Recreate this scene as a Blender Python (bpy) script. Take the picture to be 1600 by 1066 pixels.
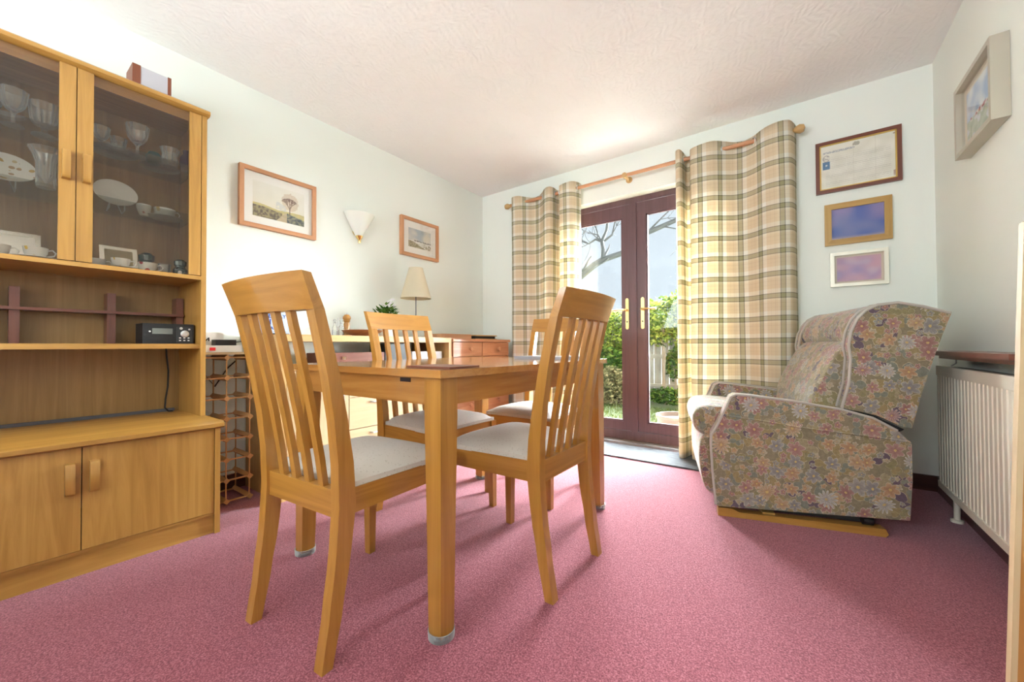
import bpy, bmesh, math, random
from mathutils import Vector, Matrix, noise
from math import sin, cos, pi, radians
random.seed(7)
SC = bpy.context.scene
COL = SC.collection
for o in list(bpy.data.objects): bpy.data.objects.remove(o)

# ------------------------------------------------------------------ camera
F_PX, YAW, PITCH, ROLL, CAM_H = 611.1, radians(35.93), radians(.818), radians(-.268), .816
fw = Vector((-sin(YAW)*cos(PITCH), cos(YAW)*cos(PITCH), sin(PITCH)))
r0 = Vector((cos(YAW), sin(YAW), 0)); u0 = r0.cross(fw)
rr = r0*cos(ROLL) + u0*sin(ROLL); uu = -r0*sin(ROLL) + u0*cos(ROLL)
cam = bpy.data.cameras.new('camera'); cam.sensor_width = 36; cam.lens = F_PX/1600*36
cam.clip_start = .02; cam.clip_end = 200
co = bpy.data.objects.new('camera', cam); COL.objects.link(co)
m = Matrix((rr, uu, -fw)).transposed().to_4x4(); m.translation = (0, 0, CAM_H)
co.matrix_world = m; SC.camera = co

# ------------------------------------------------------------------ sky, sun, exposure
W = bpy.data.worlds.new('sky'); SC.world = W; W.use_nodes = True
bg = W.node_tree.nodes['Background']
bg.inputs['Color'].default_value = (.80, .90, 1.0, 1); bg.inputs['Strength'].default_value = .28
SC.view_settings.view_transform = 'Standard'; SC.view_settings.look = 'None'
SC.view_settings.gamma = 1; SC.view_settings.use_curve_mapping = False
SC.view_settings.exposure = 1.84
SC.cycles.transparent_max_bounces = 32
sun = bpy.data.lights.new('sun', 'SUN'); sun.energy = 66; sun.angle = radians(105); sun.color = (.90, .96, 1)   # very wide sun lamp, standing in for the sky's light through the doors
so = bpy.data.objects.new('sun', sun); COL.objects.link(so)
so.rotation_euler = Vector((.05, -1.0, -.38)).to_track_quat('-Z', 'Y').to_euler(); so.location = (-1.3, 12, 5)

XL, XR, YB, YF, ZC = -2.667, .644, 3.159, -1.60, 2.40
DX0, DX1, DZ = -1.86, -.33, 2.07           # french door opening
def portal(name, loc, rot, sx, sy):
    l = bpy.data.lights.new(name, 'AREA'); l.shape = 'RECTANGLE'; l.size = sx; l.size_y = sy
    l.cycles.is_portal = True
    o = bpy.data.objects.new(name, l); COL.objects.link(o); o.location = loc; o.rotation_euler = rot
portal('door_daylight', ((DX0+DX1)/2, YB+.32, 1.03), (radians(-90), 0, 0), 1.6, 2.1)
wl = bpy.data.lights.new('rear_fill_light', 'AREA'); wl.shape = 'RECTANGLE'; wl.size = 1.95; wl.size_y = 1.0; wl.energy = 32; wl.color = (.86, .94, 1)
wlo = bpy.data.objects.new('rear_fill_light', wl); COL.objects.link(wlo); wlo.location = (-1.1, YF-.12, 1.475); wlo.rotation_euler = (radians(142), 0, 0)   # fill light added behind the camera, tilted up to bounce off the ceiling

# ------------------------------------------------------------------ node helpers
def newmat(name):
    mt = bpy.data.materials.new(name); mt.use_nodes = True
    return mt, mt.node_tree, mt.node_tree.nodes['Principled BSDF']
class N:
    def __init__(s, nt): s.nt = nt
    def n(s, t, **k):
        nd = s.nt.nodes.new(t)
        for a, v in k.items(): setattr(nd, a, v)
        return nd
    def put(s, sock, v):
        if hasattr(v, 'is_output') or hasattr(v, 'links'): s.nt.links.new(v, sock)
        else: sock.default_value = v
    def math(s, op, a, b=0.0, c=None, clamp=False):
        nd = s.n('ShaderNodeMath', operation=op); nd.use_clamp = clamp
        s.put(nd.inputs[0], a); s.put(nd.inputs[1], b)
        if c is not None: s.put(nd.inputs[2], c)
        return nd.outputs[0]
    def vmath(s, op, a, b=(0, 0, 0), out=0):
        nd = s.n('ShaderNodeVectorMath', operation=op)
        s.put(nd.inputs[0], a); s.put(nd.inputs[1], b); return nd.outputs[out]
    def mix(s, f, a, b, blend='MIX'):
        nd = s.n('ShaderNodeMix', data_type='RGBA', blend_type=blend)
        s.put(nd.inputs[0], f); s.put(nd.inputs[6], c4(a)); s.put(nd.inputs[7], c4(b)); return nd.outputs[2]
    def ramp(s, f, stops, interp='LINEAR'):
        nd = s.n('ShaderNodeValToRGB'); nd.color_ramp.interpolation = interp
        e = nd.color_ramp.elements
        while len(e) < len(stops): e.new(.5)
        for i, (p, c) in enumerate(stops): e[i].position = p; e[i].color = c4(c)
        s.put(nd.inputs[0], f); return nd.outputs[0]
    def coord(s, kind='Object', scale=(1, 1, 1), loc=(0, 0, 0)):
        tc = s.n('ShaderNodeTexCoord'); mp = s.n('ShaderNodeMapping')
        s.nt.links.new(tc.outputs[kind], mp.inputs[0])
        mp.inputs['Scale'].default_value = scale; mp.inputs['Location'].default_value = loc
        return mp.outputs[0]
    def noise(s, v, scale, detail=3, rough=.5, dist=0.0, out=0):
        nd = s.n('ShaderNodeTexNoise'); s.put(nd.inputs['Vector'], v)
        nd.inputs['Scale'].default_value = scale; nd.inputs['Detail'].default_value = detail
        nd.inputs['Roughness'].default_value = rough; nd.inputs['Distortion'].default_value = dist
        return nd.outputs[out]
    def bump(s, h, strength=.3, dist=.01):
        nd = s.n('ShaderNodeBump'); s.put(nd.inputs['Height'], h)
        nd.inputs['Strength'].default_value = strength; nd.inputs['Distance'].default_value = dist
        return nd.outputs[0]
def c4(c):
    if isinstance(c, (tuple, list)): return tuple(c[:3]) + (1,)
    return c
MC = {}
def plain(name, col, rough=.5, metal=0, coat=0, spec=.5, var=.06, bump=0, bscale=60):
    if name in MC: return MC[name]
    mt, nt, p = newmat(name); g = N(nt)
    v = g.coord('Object'); f = g.noise(v, 14, 4)
    a = tuple(max(0, x*(1-var)) for x in col); b = tuple(min(1, x*(1+var)) for x in col)
    nt.links.new(g.mix(f, a, b), p.inputs['Base Color'])
    p.inputs['Roughness'].default_value = rough; p.inputs['Metallic'].default_value = metal
    p.inputs['Coat Weight'].default_value = coat; p.inputs['Coat Roughness'].default_value = .12
    p.inputs['Specular IOR Level'].default_value = spec
    if bump: nt.links.new(g.bump(g.noise(v, bscale, 4), bump, .004), p.inputs['Normal'])
    MC[name] = mt; return mt
def wood(kind, axis='z'):
    key = 'wood_%s_%s' % (kind, axis)
    if key in MC: return MC[key]
    pal = {'teak': ((.42, .215, .045), (.52, .285, .070), (.32, .150, .028), .36, .25),
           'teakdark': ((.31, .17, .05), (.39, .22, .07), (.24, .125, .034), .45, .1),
           'chair': ((.42, .190, .032), (.50, .240, .048), (.33, .140, .021), .28, .5),
           'table': ((.44, .195, .045), (.52, .25, .065), (.34, .14, .03), .20, .8),
           'beech': ((.58, .36, .14), (.64, .42, .18), (.52, .31, .115), .42, .15),
           'pale': ((.52, .37, .20), (.56, .415, .235), (.48, .335, .175), .45, .1),
           'pine': ((.55, .25, .12), (.64, .33, .18), (.43, .165, .07), .4, .2),
           'mahog': ((.16, .045, .025), (.21, .065, .035), (.11, .03, .018), .35, .3),
           'framew': ((.55, .27, .13), (.63, .33, .17), (.47, .22, .10), .45, .1),
           'gold': ((.45, .27, .07), (.55, .36, .11), (.35, .19, .04), .4, .1),
           'upvc': ((.105, .047, .052), (.13, .06, .066), (.08, .035, .04), .35, .2),
           'skirt': ((.085, .03, .022), (.11, .042, .03), (.06, .02, .016), .35, .3),
           'bowl': ((.28, .10, .035), (.36, .14, .05), (.2, .065, .02), .35, .3),
           'fence': ((.115, .10, .08), (.145, .13, .105), (.085, .075, .058), .9, 0),
           'rack': ((.52, .27, .10), (.60, .33, .14), (.44, .21, .07), .5, .05)}[kind]
    mt, nt, p = newmat(key); g = N(nt)
    sc = {'x': (.55, 9, 9), 'y': (9, .55, 9), 'z': (9, 9, .55)}[axis]
    v = g.coord('Object', sc)
    n1 = g.noise(v, 2.2, 5, .6, 1.6); n2 = g.noise(v, 16, 3, .6)
    c = g.ramp(n1, [(.28, pal[2]), (.5, pal[0]), (.72, pal[1])])
    c = g.mix(g.math('MULTIPLY', n2, .28), c, pal[2])
    nt.links.new(c, p.inputs['Base Color'])
    p.inputs['Roughness'].default_value = pal[3]; p.inputs['Coat Weight'].default_value = pal[4]
    p.inputs['Coat Roughness'].default_value = .08
    nt.links.new(g.bump(n2, .06, .002), p.inputs['Normal'])
    MC[key] = mt; return mt
def glassy(name, tint, refl=.9, body=0.0, bodycol=(.9, .95, .93)):
    """thin sheet glass: tinted see-through with a fresnel reflection and a little cloudiness"""
    if name in MC: return MC[name]
    mt, nt, p = newmat(name); g = N(nt); nt.nodes.remove(p)
    out = nt.nodes['Material Output']
    tr = g.n('ShaderNodeBsdfTransparent'); tr.inputs[0].default_value = c4(tint)
    gl = g.n('ShaderNodeBsdfGlossy'); gl.inputs['Roughness'].default_value = .03
    fr = g.n('ShaderNodeFresnel'); fr.inputs[0].default_value = 1.45
    mx = g.n('ShaderNodeMixShader'); nt.links.new(g.math('MULTIPLY', fr.outputs[0], refl), mx.inputs[0])
    nt.links.new(tr.outputs[0], mx.inputs[1]); nt.links.new(gl.outputs[0], mx.inputs[2])
    last = mx.outputs[0]
    if body:
        df = g.n('ShaderNodeBsdfDiffuse'); df.inputs[0].default_value = c4(bodycol)
        lw = g.n('ShaderNodeLayerWeight'); lw.inputs[0].default_value = .35
        m2 = g.n('ShaderNodeMixShader')
        nt.links.new(g.math('ADD', g.math('MULTIPLY', lw.outputs['Facing'], body*2.2), body*.35, clamp=True), m2.inputs[0])
        nt.links.new(last, m2.inputs[1]); nt.links.new(df.outputs[0], m2.inputs[2]); last = m2.outputs[0]
    nt.links.new(last, out.inputs[0]); MC[name] = mt; return mt

def mat_wall():
    mt, nt, p = newmat('wall_paint'); g = N(nt); v = g.coord('Object')
    nt.links.new(g.mix(g.noise(v, 1.3, 3), (.80, .838, .768), (.825, .857, .797)), p.inputs['Base Color'])
    p.inputs['Roughness'].default_value = .75
    nt.links.new(g.bump(g.noise(v, 130, 4), .12, .003), p.inputs['Normal']); return mt
def mat_ceil():
    mt, nt, p = newmat('swirled_ceiling_plaster'); g = N(nt); v = g.coord('Object')
    p.inputs['Base Color'].default_value = (.90, .90, .885, 1); p.inputs['Roughness'].default_value = .85
    h = g.noise(v, 7, 5, .6, 2.5); wv = g.n('ShaderNodeTexWave'); nt.links.new(v, wv.inputs[0])
    wv.inputs['Scale'].default_value = 9; wv.inputs['Distortion'].default_value = 14; wv.inputs['Detail'].default_value = 3
    wv.inputs['Detail Scale'].default_value = .8
    hh = g.math('ADD', h, g.math('MULTIPLY', wv.outputs[1], .35))
    nt.links.new(g.bump(hh, .32, .008), p.inputs['Normal']); return mt
def mat_carpet():
    mt, nt, p = newmat('pink_carpet'); g = N(nt); v = g.coord('Object')
    n1 = g.noise(v, 210, 3, .85); n2 = g.noise(v, 5, 4); n3 = g.noise(v, 75, 3, .7)
    c = g.ramp(n1, [(.36, (.085, .018, .025)), (.5, (.27, .070, .092)), (.64, (.54, .20, .24))])
    c = g.mix(g.math('MULTIPLY', n2, .3), c, (.26, .066, .092))
    c = g.mix(g.math('MULTIPLY', n3, .3), c, (.36, .115, .14))
    nt.links.new(c, p.inputs['Base Color']); p.inputs['Roughness'].default_value = .95
    p.inputs['Specular IOR Level'].default_value = .1
    p.inputs['Sheen Weight'].default_value = .38; p.inputs['Sheen Roughness'].default_value = .4
    p.inputs['Sheen Tint'].default_value = (1, .86, .93, 1)
    hh = g.math('ADD', n1, g.math('MULTIPLY', n3, .8))
    nt.links.new(g.bump(hh, .25, .006), p.inputs['Normal']); return mt
def mat_plaid():
    mt, nt, p = newmat('plaid_curtain_cloth'); g = N(nt)
    sep = g.n('ShaderNodeSeparateXYZ'); nt.links.new(g.coord('UV'), sep.inputs[0])
    cream, peach, olive, dark = (.93, .92, .86), (.84, .73, .55), (.47, .45, .27), (.13, .125, .085)
    def stripes(s, per, off):
        f = g.math('FRACT', g.math('DIVIDE', g.math('ADD', s, off), per))
        return g.ramp(f, [(0, dark), (.035, olive), (.20, dark), (.235, cream), (.43, peach), (.60, (.74, .62, .45)), (.615, peach), (.78, (.72, .60, .43)), (.80, peach), (.90, (.89, .82, .68))], 'CONSTANT')
    a = stripes(sep.outputs[0], .132, .03); b = stripes(sep.outputs[1], .142, .02)
    c = g.mix(.5, a, b)
    c = g.mix(.35, c, g.mix(1, a, b, 'MULTIPLY'))
    w = g.noise(g.coord('UV', (900, 250, 1)), 1, 2)
    c = g.mix(g.math('MULTIPLY', w, .18), c, (.62, .52, .36))
    nt.links.new(c, p.inputs['Base Color']); p.inputs['Roughness'].default_value = .9
    p.inputs['Specular IOR Level'].default_value = .15
    tl = g.n('ShaderNodeBsdfTranslucent'); nt.links.new(c, tl.inputs[0])
    mx = g.n('ShaderNodeMixShader'); mx.inputs[0].default_value = .27
    nt.links.new(p.outputs[0], mx.inputs[1]); nt.links.new(tl.outputs[0], mx.inputs[2])
    nt.links.new(mx.outputs[0], nt.nodes['Material Output'].inputs[0]); return mt
def mat_floral():
    mt, nt, p = newmat('floral_tapestry'); g = N(nt)
    uv = g.coord('UV')
    wob = g.noise(uv, 16, 2, out=1)
    uv = g.vmath('ADD', uv, g.vmath('MULTIPLY', g.vmath('SUBTRACT', wob, (.5, .5, .5)), (.024, .024, 0)))
    base = g.mix(g.noise(uv, 30, 3), (.20, .165, .095), (.29, .245, .155))
    def layer(bg_, s, off, npet, r0_, r1_, pal, thr=0.0, line=(.72, .64, .47), streak=True):
        vec = g.vmath('ADD', g.vmath('MULTIPLY', uv, (s, s, 0)), off)
        vo = g.n('ShaderNodeTexVoronoi', voronoi_dimensions='2D'); nt.links.new(vec, vo.inputs['Vector'])
        vo.inputs['Scale'].default_value = 1; vo.inputs['Randomness'].default_value = .75
        d = g.vmath('SUBTRACT', vec, vo.outputs['Position'])
        sp = g.n('ShaderNodeSeparateXYZ'); nt.links.new(d, sp.inputs[0])
        sc = g.n('ShaderNodeSeparateColor'); nt.links.new(vo.outputs['Color'], sc.inputs[0])
        ang = g.math('ADD', g.math('ARCTAN2', sp.outputs[1], sp.outputs[0]), g.math('MULTIPLY', sc.outputs[1], 6.28))
        pet = g.math('ABSOLUTE', g.math('COSINE', g.math('MULTIPLY', ang, npet/2)))
        size = g.math('ADD', .72, g.math('MULTIPLY', sc.outputs[2], .38))
        rim = g.math('MULTIPLY', g.math('ADD', r0_, g.math('MULTIPLY', pet, r1_-r0_)), size)
        e = g.math('SUBTRACT', rim, vo.outputs['Distance'])
        mask = g.math('MULTIPLY', g.math('GREATER_THAN', e, 0), g.math('GREATER_THAN', sc.outputs[1], thr))
        col = g.ramp(sc.outputs[0], pal, 'CONSTANT')
        rel = g.math('DIVIDE', vo.outputs['Distance'], rim)
        if streak:
            st = g.math('ABSOLUTE', g.math('SINE', g.math('MULTIPLY', ang, npet*2.0)))
            col = g.mix(g.math('MULTIPLY', g.math('MULTIPLY', st, rel), .45), col, line)
            col = g.mix(g.math('MULTIPLY', g.math('SUBTRACT', 1, rel, clamp=True), .75), col, g.mix(.55, col, (.16, .06, .06)))
            col = g.mix(g.math('LESS_THAN', rel, .17), col, (.66, .46, .16))
        col = g.mix(g.math('LESS_THAN', e, .03), col, line)
        return g.mix(mask, bg_, col)
    leafpal = [(0, (.25, .22, .10)), (.28, (.19, .21, .17)), (.5, (.31, .24, .10)), (.7, (.11, .075, .12)), (.84, (.34, .29, .17))]
    flow = [(0, (.34, .125, .135)), (.24, (.50, .27, .125)), (.44, (.235, .26, .28)), (.60, (.40, .175, .175)), (.76, (.52, .33, .175)), (.90, (.31, .32, .31))]
    small = [(0, (.45, .39, .27)), (.3, (.36, .145, .16)), (.55, (.23, .265, .26)), (.8, (.50, .30, .14))]
    c = layer(base, 15, (3.1, 7.7, 0), 2, .05, .66, leafpal, .0, (.52, .44, .29), False)
    c = layer(c, 24, (4.2, 8.8, 0), 2, .05, .60, leafpal, .45, (.48, .42, .28), False)
    c = layer(c, 29, (9.3, 2.2, 0), 5, .24, .42, small, .35, (.58, .52, .40))
    c = layer(c, 14.5, (1.7, 5.2, 0), 6, .28, .50, flow, .18, (.56, .49, .38))
    c = layer(c, 10.5, (6.4, 1.1, 0), 13, .16, .42, [(0, (.44, .44, .42)), (.45, (.38, .16, .17)), (.7, (.52, .33, .16))], .68, (.64, .61, .54))
    c = g.mix(1, c, g.ramp(g.noise(uv, 85, 4, .7), [(.3, (.62, .60, .58)), (.7, (1.0, 1.0, 1.0))]), 'MULTIPLY')
    c = g.mix(g.math('MULTIPLY', g.noise(uv, 7, 2), .25), c, (.36, .30, .23))
    nt.links.new(c, p.inputs['Base Color']); p.inputs['Roughness'].default_value = .9
    p.inputs['Specular IOR Level'].default_value = .15; p.inputs['Sheen Weight'].default_value = .35
    nt.links.new(g.bump(g.noise(g.coord('UV', (700, 700, 700)), 1, 2), .2, .002), p.inputs['Normal']); return mt
def mat_seatcloth():
    mt, nt, p = newmat('pale_seat_cloth'); g = N(nt); v = g.coord('Object')
    vo = g.n('ShaderNodeTexVoronoi'); nt.links.new(v, vo.inputs[0]); vo.inputs['Scale'].default_value = 95
    c = g.mix(g.math('LESS_THAN', vo.outputs['Distance'], .22), (.60, .545, .47), (.50, .44, .36))
    nt.links.new(c, p.inputs['Base Color']); p.inputs['Roughness'].default_value = .85
    p.inputs['Sheen Weight'].default_value = .3
    nt.links.new(g.bump(g.noise(v, 300, 2), .2, .002), p.inputs['Normal']); return mt
def mat_rug():
    mt, nt, p = newmat('grey_doormat_weave'); g = N(nt)
    n1 = g.noise(g.coord('Object', (14, 180, 60)), 1, 3, .7); n2 = g.noise(g.coord('Object'), 40, 3)
    c = g.ramp(n1, [(.3, (.028, .03, .034)), (.5, (.09, .095, .105)), (.7, (.21, .22, .235))])
    nt.links.new(g.mix(g.math('MULTIPLY', n2, .4), c, (.12, .13, .14)), p.inputs['Base Color'])
    p.inputs['Roughness'].default_value = .95
    nt.links.new(g.bump(n1, .7, .006), p.inputs['Normal']); return mt
def mat_vcol():
    mt, nt, p = newmat('printed_paper'); g = N(nt)
    a = g.n('ShaderNodeAttribute'); a.attribute_name = 'Col'
    nt.links.new(a.outputs['Color'], p.inputs['Base Color']); p.inputs['Roughness'].default_value = .55; return mt
def mat_leaf(name, c1, c2, c3):
    mt, nt, p = newmat(name); g = N(nt)
    oi = g.n('ShaderNodeNewGeometry')
    c = g.ramp(oi.outputs['Random Per Island'], [(0, c1), (.5, c2), (1, c3)])
    nt.links.new(c, p.inputs['Base Color']); p.inputs['Roughness'].default_value = .7; p.inputs['Specular IOR Level'].default_value = .05
    tl = g.n('ShaderNodeBsdfTranslucent'); nt.links.new(c, tl.inputs[0])
    mx = g.n('ShaderNodeMixShader'); mx.inputs[0].default_value = .35
    nt.links.new(p.outputs[0], mx.inputs[1]); nt.links.new(tl.outputs[0], mx.inputs[2])
    nt.links.new(mx.outputs[0], nt.nodes['Material Output'].inputs[0]); return mt
def mat_grass():
    mt, nt, p = newmat('lawn_grass'); g = N(nt); v = g.coord('Object')
    c = g.mix(g.noise(v, 25, 5), (.020, .034, .004), (.050, .064, .008))
    nt.links.new(c, p.inputs['Base Color']); p.inputs['Roughness'].default_value = .9
    nt.links.new(g.bump(g.noise(v, 120, 3), .8, .02), p.inputs['Normal']); return mt
def mat_china(name, spots, gold=(.55, .38, .12)):
    mt, nt, p = newmat(name); g = N(nt); v = g.coord('Object')
    vo = g.n('ShaderNodeTexVoronoi'); nt.links.new(v, vo.inputs[0]); vo.inputs['Scale'].default_value = 42
    sc = g.n('ShaderNodeSeparateColor'); nt.links.new(vo.outputs['Color'], sc.inputs[0])
    n = len(spots); col = g.ramp(sc.outputs[0], [(i/n, s) for i, s in enumerate(spots)], 'CONSTANT')
    msk = g.math('MULTIPLY', g.math('LESS_THAN', vo.outputs['Distance'], .36), g.math('GREATER_THAN', sc.outputs[1], .45))
    nt.links.new(g.mix(msk, (.84, .83, .79), col), p.inputs['Base Color'])
    p.inputs['Roughness'].default_value = .18; return mt
M_WALL, M_CEIL, M_CARPET, M_PLAID, M_FLORAL = mat_wall(), mat_ceil(), mat_carpet(), mat_plaid(), mat_floral()
M_SEAT, M_RUG, M_PRINT, M_GRASS = mat_seatcloth(), mat_rug(), mat_vcol(), mat_grass()
M_WHITE = plain('white_gloss_paint', (.84, .83, .79), .35)
M_RAD = plain('cream_radiator_enamel', (.83, .78, .65), .35, var=.02)
M_BRASS = plain('polished_brass', (.83, .62, .28), .22, 1)
M_STEEL = plain('brushed_steel', (.72, .72, .72), .28, 1)
M_BLACK = plain('black_plastic', (.012, .012, .013), .3, spec=.5)
M_PANE = glassy('clear_door_glass', (.97, .985, .98), .55)
M_SMOKE = glassy('bronze_cabinet_glass', (.95, .92, .88), .8, .035, (.5, .46, .44))
M_SHELFG = glassy('green_edge_shelf_glass', (.96, .985, .975), .45, .015, (.6, .75, .7))
M_CRYSTAL = glassy('cut_crystal', (.97, .98, .98), 1.0, .17, (.95, .97, .97))
M_FRAMEGL = glassy('picture_glass', (.995, .995, .995), .22)
M_SILVER = plain('old_silver', (.70, .69, .62), .2, 1, var=.2)

# ------------------------------------------------------------------ mesh helpers
WM = {}
def thing(name, label, cat, loc=(0, 0, 0), rz=0, group=None, kind=None):
    o = bpy.data.objects.new(name, None); COL.objects.link(o); o.empty_display_size = .1
    o.location = loc; o.rotation_euler = (0, 0, rz)
    if kind: o['kind'] = kind
    if label: o['label'] = label
    if cat: o['category'] = cat
    if group: o['group'] = group
    WM[o.name] = Matrix.Translation(loc) @ Matrix.Rotation(rz, 4, 'Z'); return o
def tag(o, label, cat, group=None):
    o['label'] = label; o['category'] = cat
    if group: o['group'] = group
    return o
def mk(name, bm, mat, parent=None, bevel=0, seg=2, smooth=None, world=True, label=None):
    if bevel:
        ed = [e for e in bm.edges if len(e.link_faces) == 2 and e.calc_face_angle(0) > .6]
        if ed: bmesh.ops.bevel(bm, geom=ed, offset=bevel, segments=seg, affect='EDGES', clamp_overlap=True)
    bmesh.ops.recalc_face_normals(bm, faces=bm.faces)
    loc = None
    if parent is not None:
        pm = WM[parent.name]
        if world: bm.transform(pm.inverted())
    else:                                              # a thing that is one mesh: origin at its base
        xs = [v.co for v in bm.verts]
        loc = Vector(((min(v.x for v in xs)+max(v.x for v in xs))/2, (min(v.y for v in xs)+max(v.y for v in xs))/2, min(v.z for v in xs)))
        bm.transform(Matrix.Translation(-loc))
    me = bpy.data.meshes.new(name)
    if smooth is None: smooth = bool(bevel)
    if smooth:
        for f in bm.faces: f.smooth = True
        for e in bm.edges:
            if len(e.link_faces) == 2 and e.calc_face_angle(0) > .7: e.smooth = False
    bm.to_mesh(me); bm.free()
    for q in (mat if isinstance(mat, (list, tuple)) else [mat]): me.materials.append(q)
    o = bpy.data.objects.new(name, me); COL.objects.link(o)
    if parent is not None: o.parent = parent; WM[o.name] = WM[parent.name]
    else: o.location = loc; WM[o.name] = Matrix.Translation(loc)
    if label: o['label'] = label
    return o
def B(): return bmesh.new()
def box(bm, x0, x1, y0, y1, z0, z1):
    vs = [bm.verts.new((x, y, z)) for z in (z0, z1) for x, y in ((x0, y0), (x1, y0), (x1, y1), (x0, y1))]
    for f in ((0, 3, 2, 1), (4, 5, 6, 7), (0, 1, 5, 4), (1, 2, 6, 5), (2, 3, 7, 6), (3, 0, 4, 7)):
        bm.faces.new([vs[i] for i in f])
    return bm
def hexa(bm, bot, top):
    vs = [bm.verts.new(p) for p in list(bot)+list(top)]
    for f in ((0, 3, 2, 1), (4, 5, 6, 7), (0, 1, 5, 4), (1, 2, 6, 5), (2, 3, 7, 6), (3, 0, 4, 7)):
        bm.faces.new([vs[i] for i in f])
    return bm
def prism(bm, poly, axis, a, b):
    """polygon in the two other axes, extruded along axis from a to b"""
    def P(p, t): return {'x': (t, p[0], p[1]), 'y': (p[0], t, p[1]), 'z': (p[0], p[1], t)}[axis]
    A = [bm.verts.new(P(p, a)) for p in poly]; Bv = [bm.verts.new(P(p, b)) for p in poly]
    n = len(poly); bm.faces.new(A[::-1]); bm.faces.new(Bv)
    for i in range(n): bm.faces.new((A[i], A[(i+1) % n], Bv[(i+1) % n], Bv[i]))
    return bm
def lathe(bm, prof, c=(0, 0, 0), n=24, a0=0, a1=2*pi, axis='z'):
    full = abs(a1-a0-2*pi) < 1e-6
    rings = []
    for r, z in prof:
        ring = []
        for i in range(n if full else n+1):
            a = a0+(a1-a0)*i/n
            p = (r*cos(a), r*sin(a), z) if axis == 'z' else ((z, r*cos(a), r*sin(a)) if axis == 'x' else (r*cos(a), z, r*sin(a)))
            ring.append(bm.verts.new((c[0]+p[0], c[1]+p[1], c[2]+p[2])))
        rings.append(ring)
    for A, Bq in zip(rings, rings[1:]):
        k = len(A)
        for i in range(k if full else k-1): bm.faces.new((A[i], A[(i+1) % k], Bq[(i+1) % k], Bq[i]))
    if full:
        for ring, (r, z) in ((rings[0], prof[0]), (rings[-1], prof[-1])):
            if r > 1e-5: bm.faces.new(ring)
    return bm
def tube(bm, pts, rad, n=8, cap=True):
    pts = [Vector(p) for p in pts]; rads = rad if isinstance(rad, (list, tuple)) else [rad]*len(pts)
    t = (pts[1]-pts[0]).normalized(); up = Vector((0, 0, 1)) if abs(t.z) < .9 else Vector((1, 0, 0))
    prev = None
    for i, p in enumerate(pts):
        if i == 0: t = pts[1]-p
        elif i == len(pts)-1: t = p-pts[i-1]
        else: t = pts[i+1]-pts[i-1]
        t.normalize(); s = t.cross(up)
        if s.length < 1e-4: s = t.orthogonal()
        s.normalize(); q = s.cross(t); up = q
        ring = [bm.verts.new(p+(s*cos(2*pi*k/n)+q*sin(2*pi*k/n))*rads[i]) for k in range(n)]
        if prev:
            for k in range(n): bm.faces.new((prev[k], prev[(k+1) % n], ring[(k+1) % n], ring[k]))
        elif cap: bm.faces.new(ring[::-1])
        prev = ring
    if cap: bm.faces.new(prev)
    return bm
def sweep(bm, rects):
    """rects: list of 4-corner rings, joined in order, capped"""
    prev = None
    for rg in rects:
        ring = [bm.verts.new(p) for p in rg]; k = len(ring)
        if prev:
            for i in range(k): bm.faces.new((prev[i], prev[(i+1) % k], ring[(i+1) % k], ring[i]))
        else: bm.faces.new(ring[::-1])
        prev = ring
    bm.faces.new(prev); return bm
def interp(tab, x):
    for (a, *va), (b, *vb) in zip(tab, tab[1:]):
        if x <= b:
            t = (x-a)/(b-a); t = max(0, t); t2 = t*t*(3-2*t)*.5+t*.5
            return [p+(q-p)*t2 for p, q in zip(va, vb)]
    return list(tab[-1][1:])
def uvproject(o, scale=1):
    me = o.data; uv = me.uv_layers.new(name='UVMap')
    for p in me.polygons:
        n = p.normal; ax = max(range(3), key=lambda i: abs(n[i]))
        for li in p.loop_indices:
            c = me.vertices[me.loops[li].vertex_index].co
            uv.data[li].uv = {0: (c.y+.37, c.z+.11), 1: (c.x, c.z), 2: (c.x+.21, c.y+.53)}[ax]
def dup(root, loc, rz, label, group=None):
    r = root.copy(); COL.objects.link(r); r.location = loc; r.rotation_euler = (0, 0, rz); r['label'] = label
    if group: r['group'] = group
    for ch in list(root.children):
        c = ch.copy(); COL.objects.link(c); c.parent = r
        for q in ch.children:
            d = q.copy(); COL.objects.link(d); d.parent = c
    return r
def paint(name, parent, w, h, nx, ny, fn, P):
    """flat print: a grid with colours from fn(u,v); P(u,v) gives the 3-D point"""
    me = bpy.data.meshes.new(name); inv = WM[parent.name].inverted()
    vs = [inv @ Vector(P(i/nx*w, j/ny*h)) for j in range(ny+1) for i in range(nx+1)]
    fs = [(j*(nx+1)+i, j*(nx+1)+i+1, (j+1)*(nx+1)+i+1, (j+1)*(nx+1)+i) for j in range(ny) for i in range(nx)]
    me.from_pydata(vs, [], fs); at = me.color_attributes.new('Col', 'FLOAT_COLOR', 'POINT')
    buf = []
    for j in range(ny+1):
        for i in range(nx+1): buf += list(fn(i/nx, j/ny))[:3]+[1]
    at.data.foreach_set('color', buf); me.materials.append(M_PRINT)
    o = bpy.data.objects.new(name, me); COL.objects.link(o); o.parent = parent; WM[o.name] = WM[parent.name]; return o
def structure(name, bm, mat, label=None, **k):
    o = mk(name, bm, mat, **k); o['kind'] = 'structure'
    if label: o['label'] = label
    return o

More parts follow.
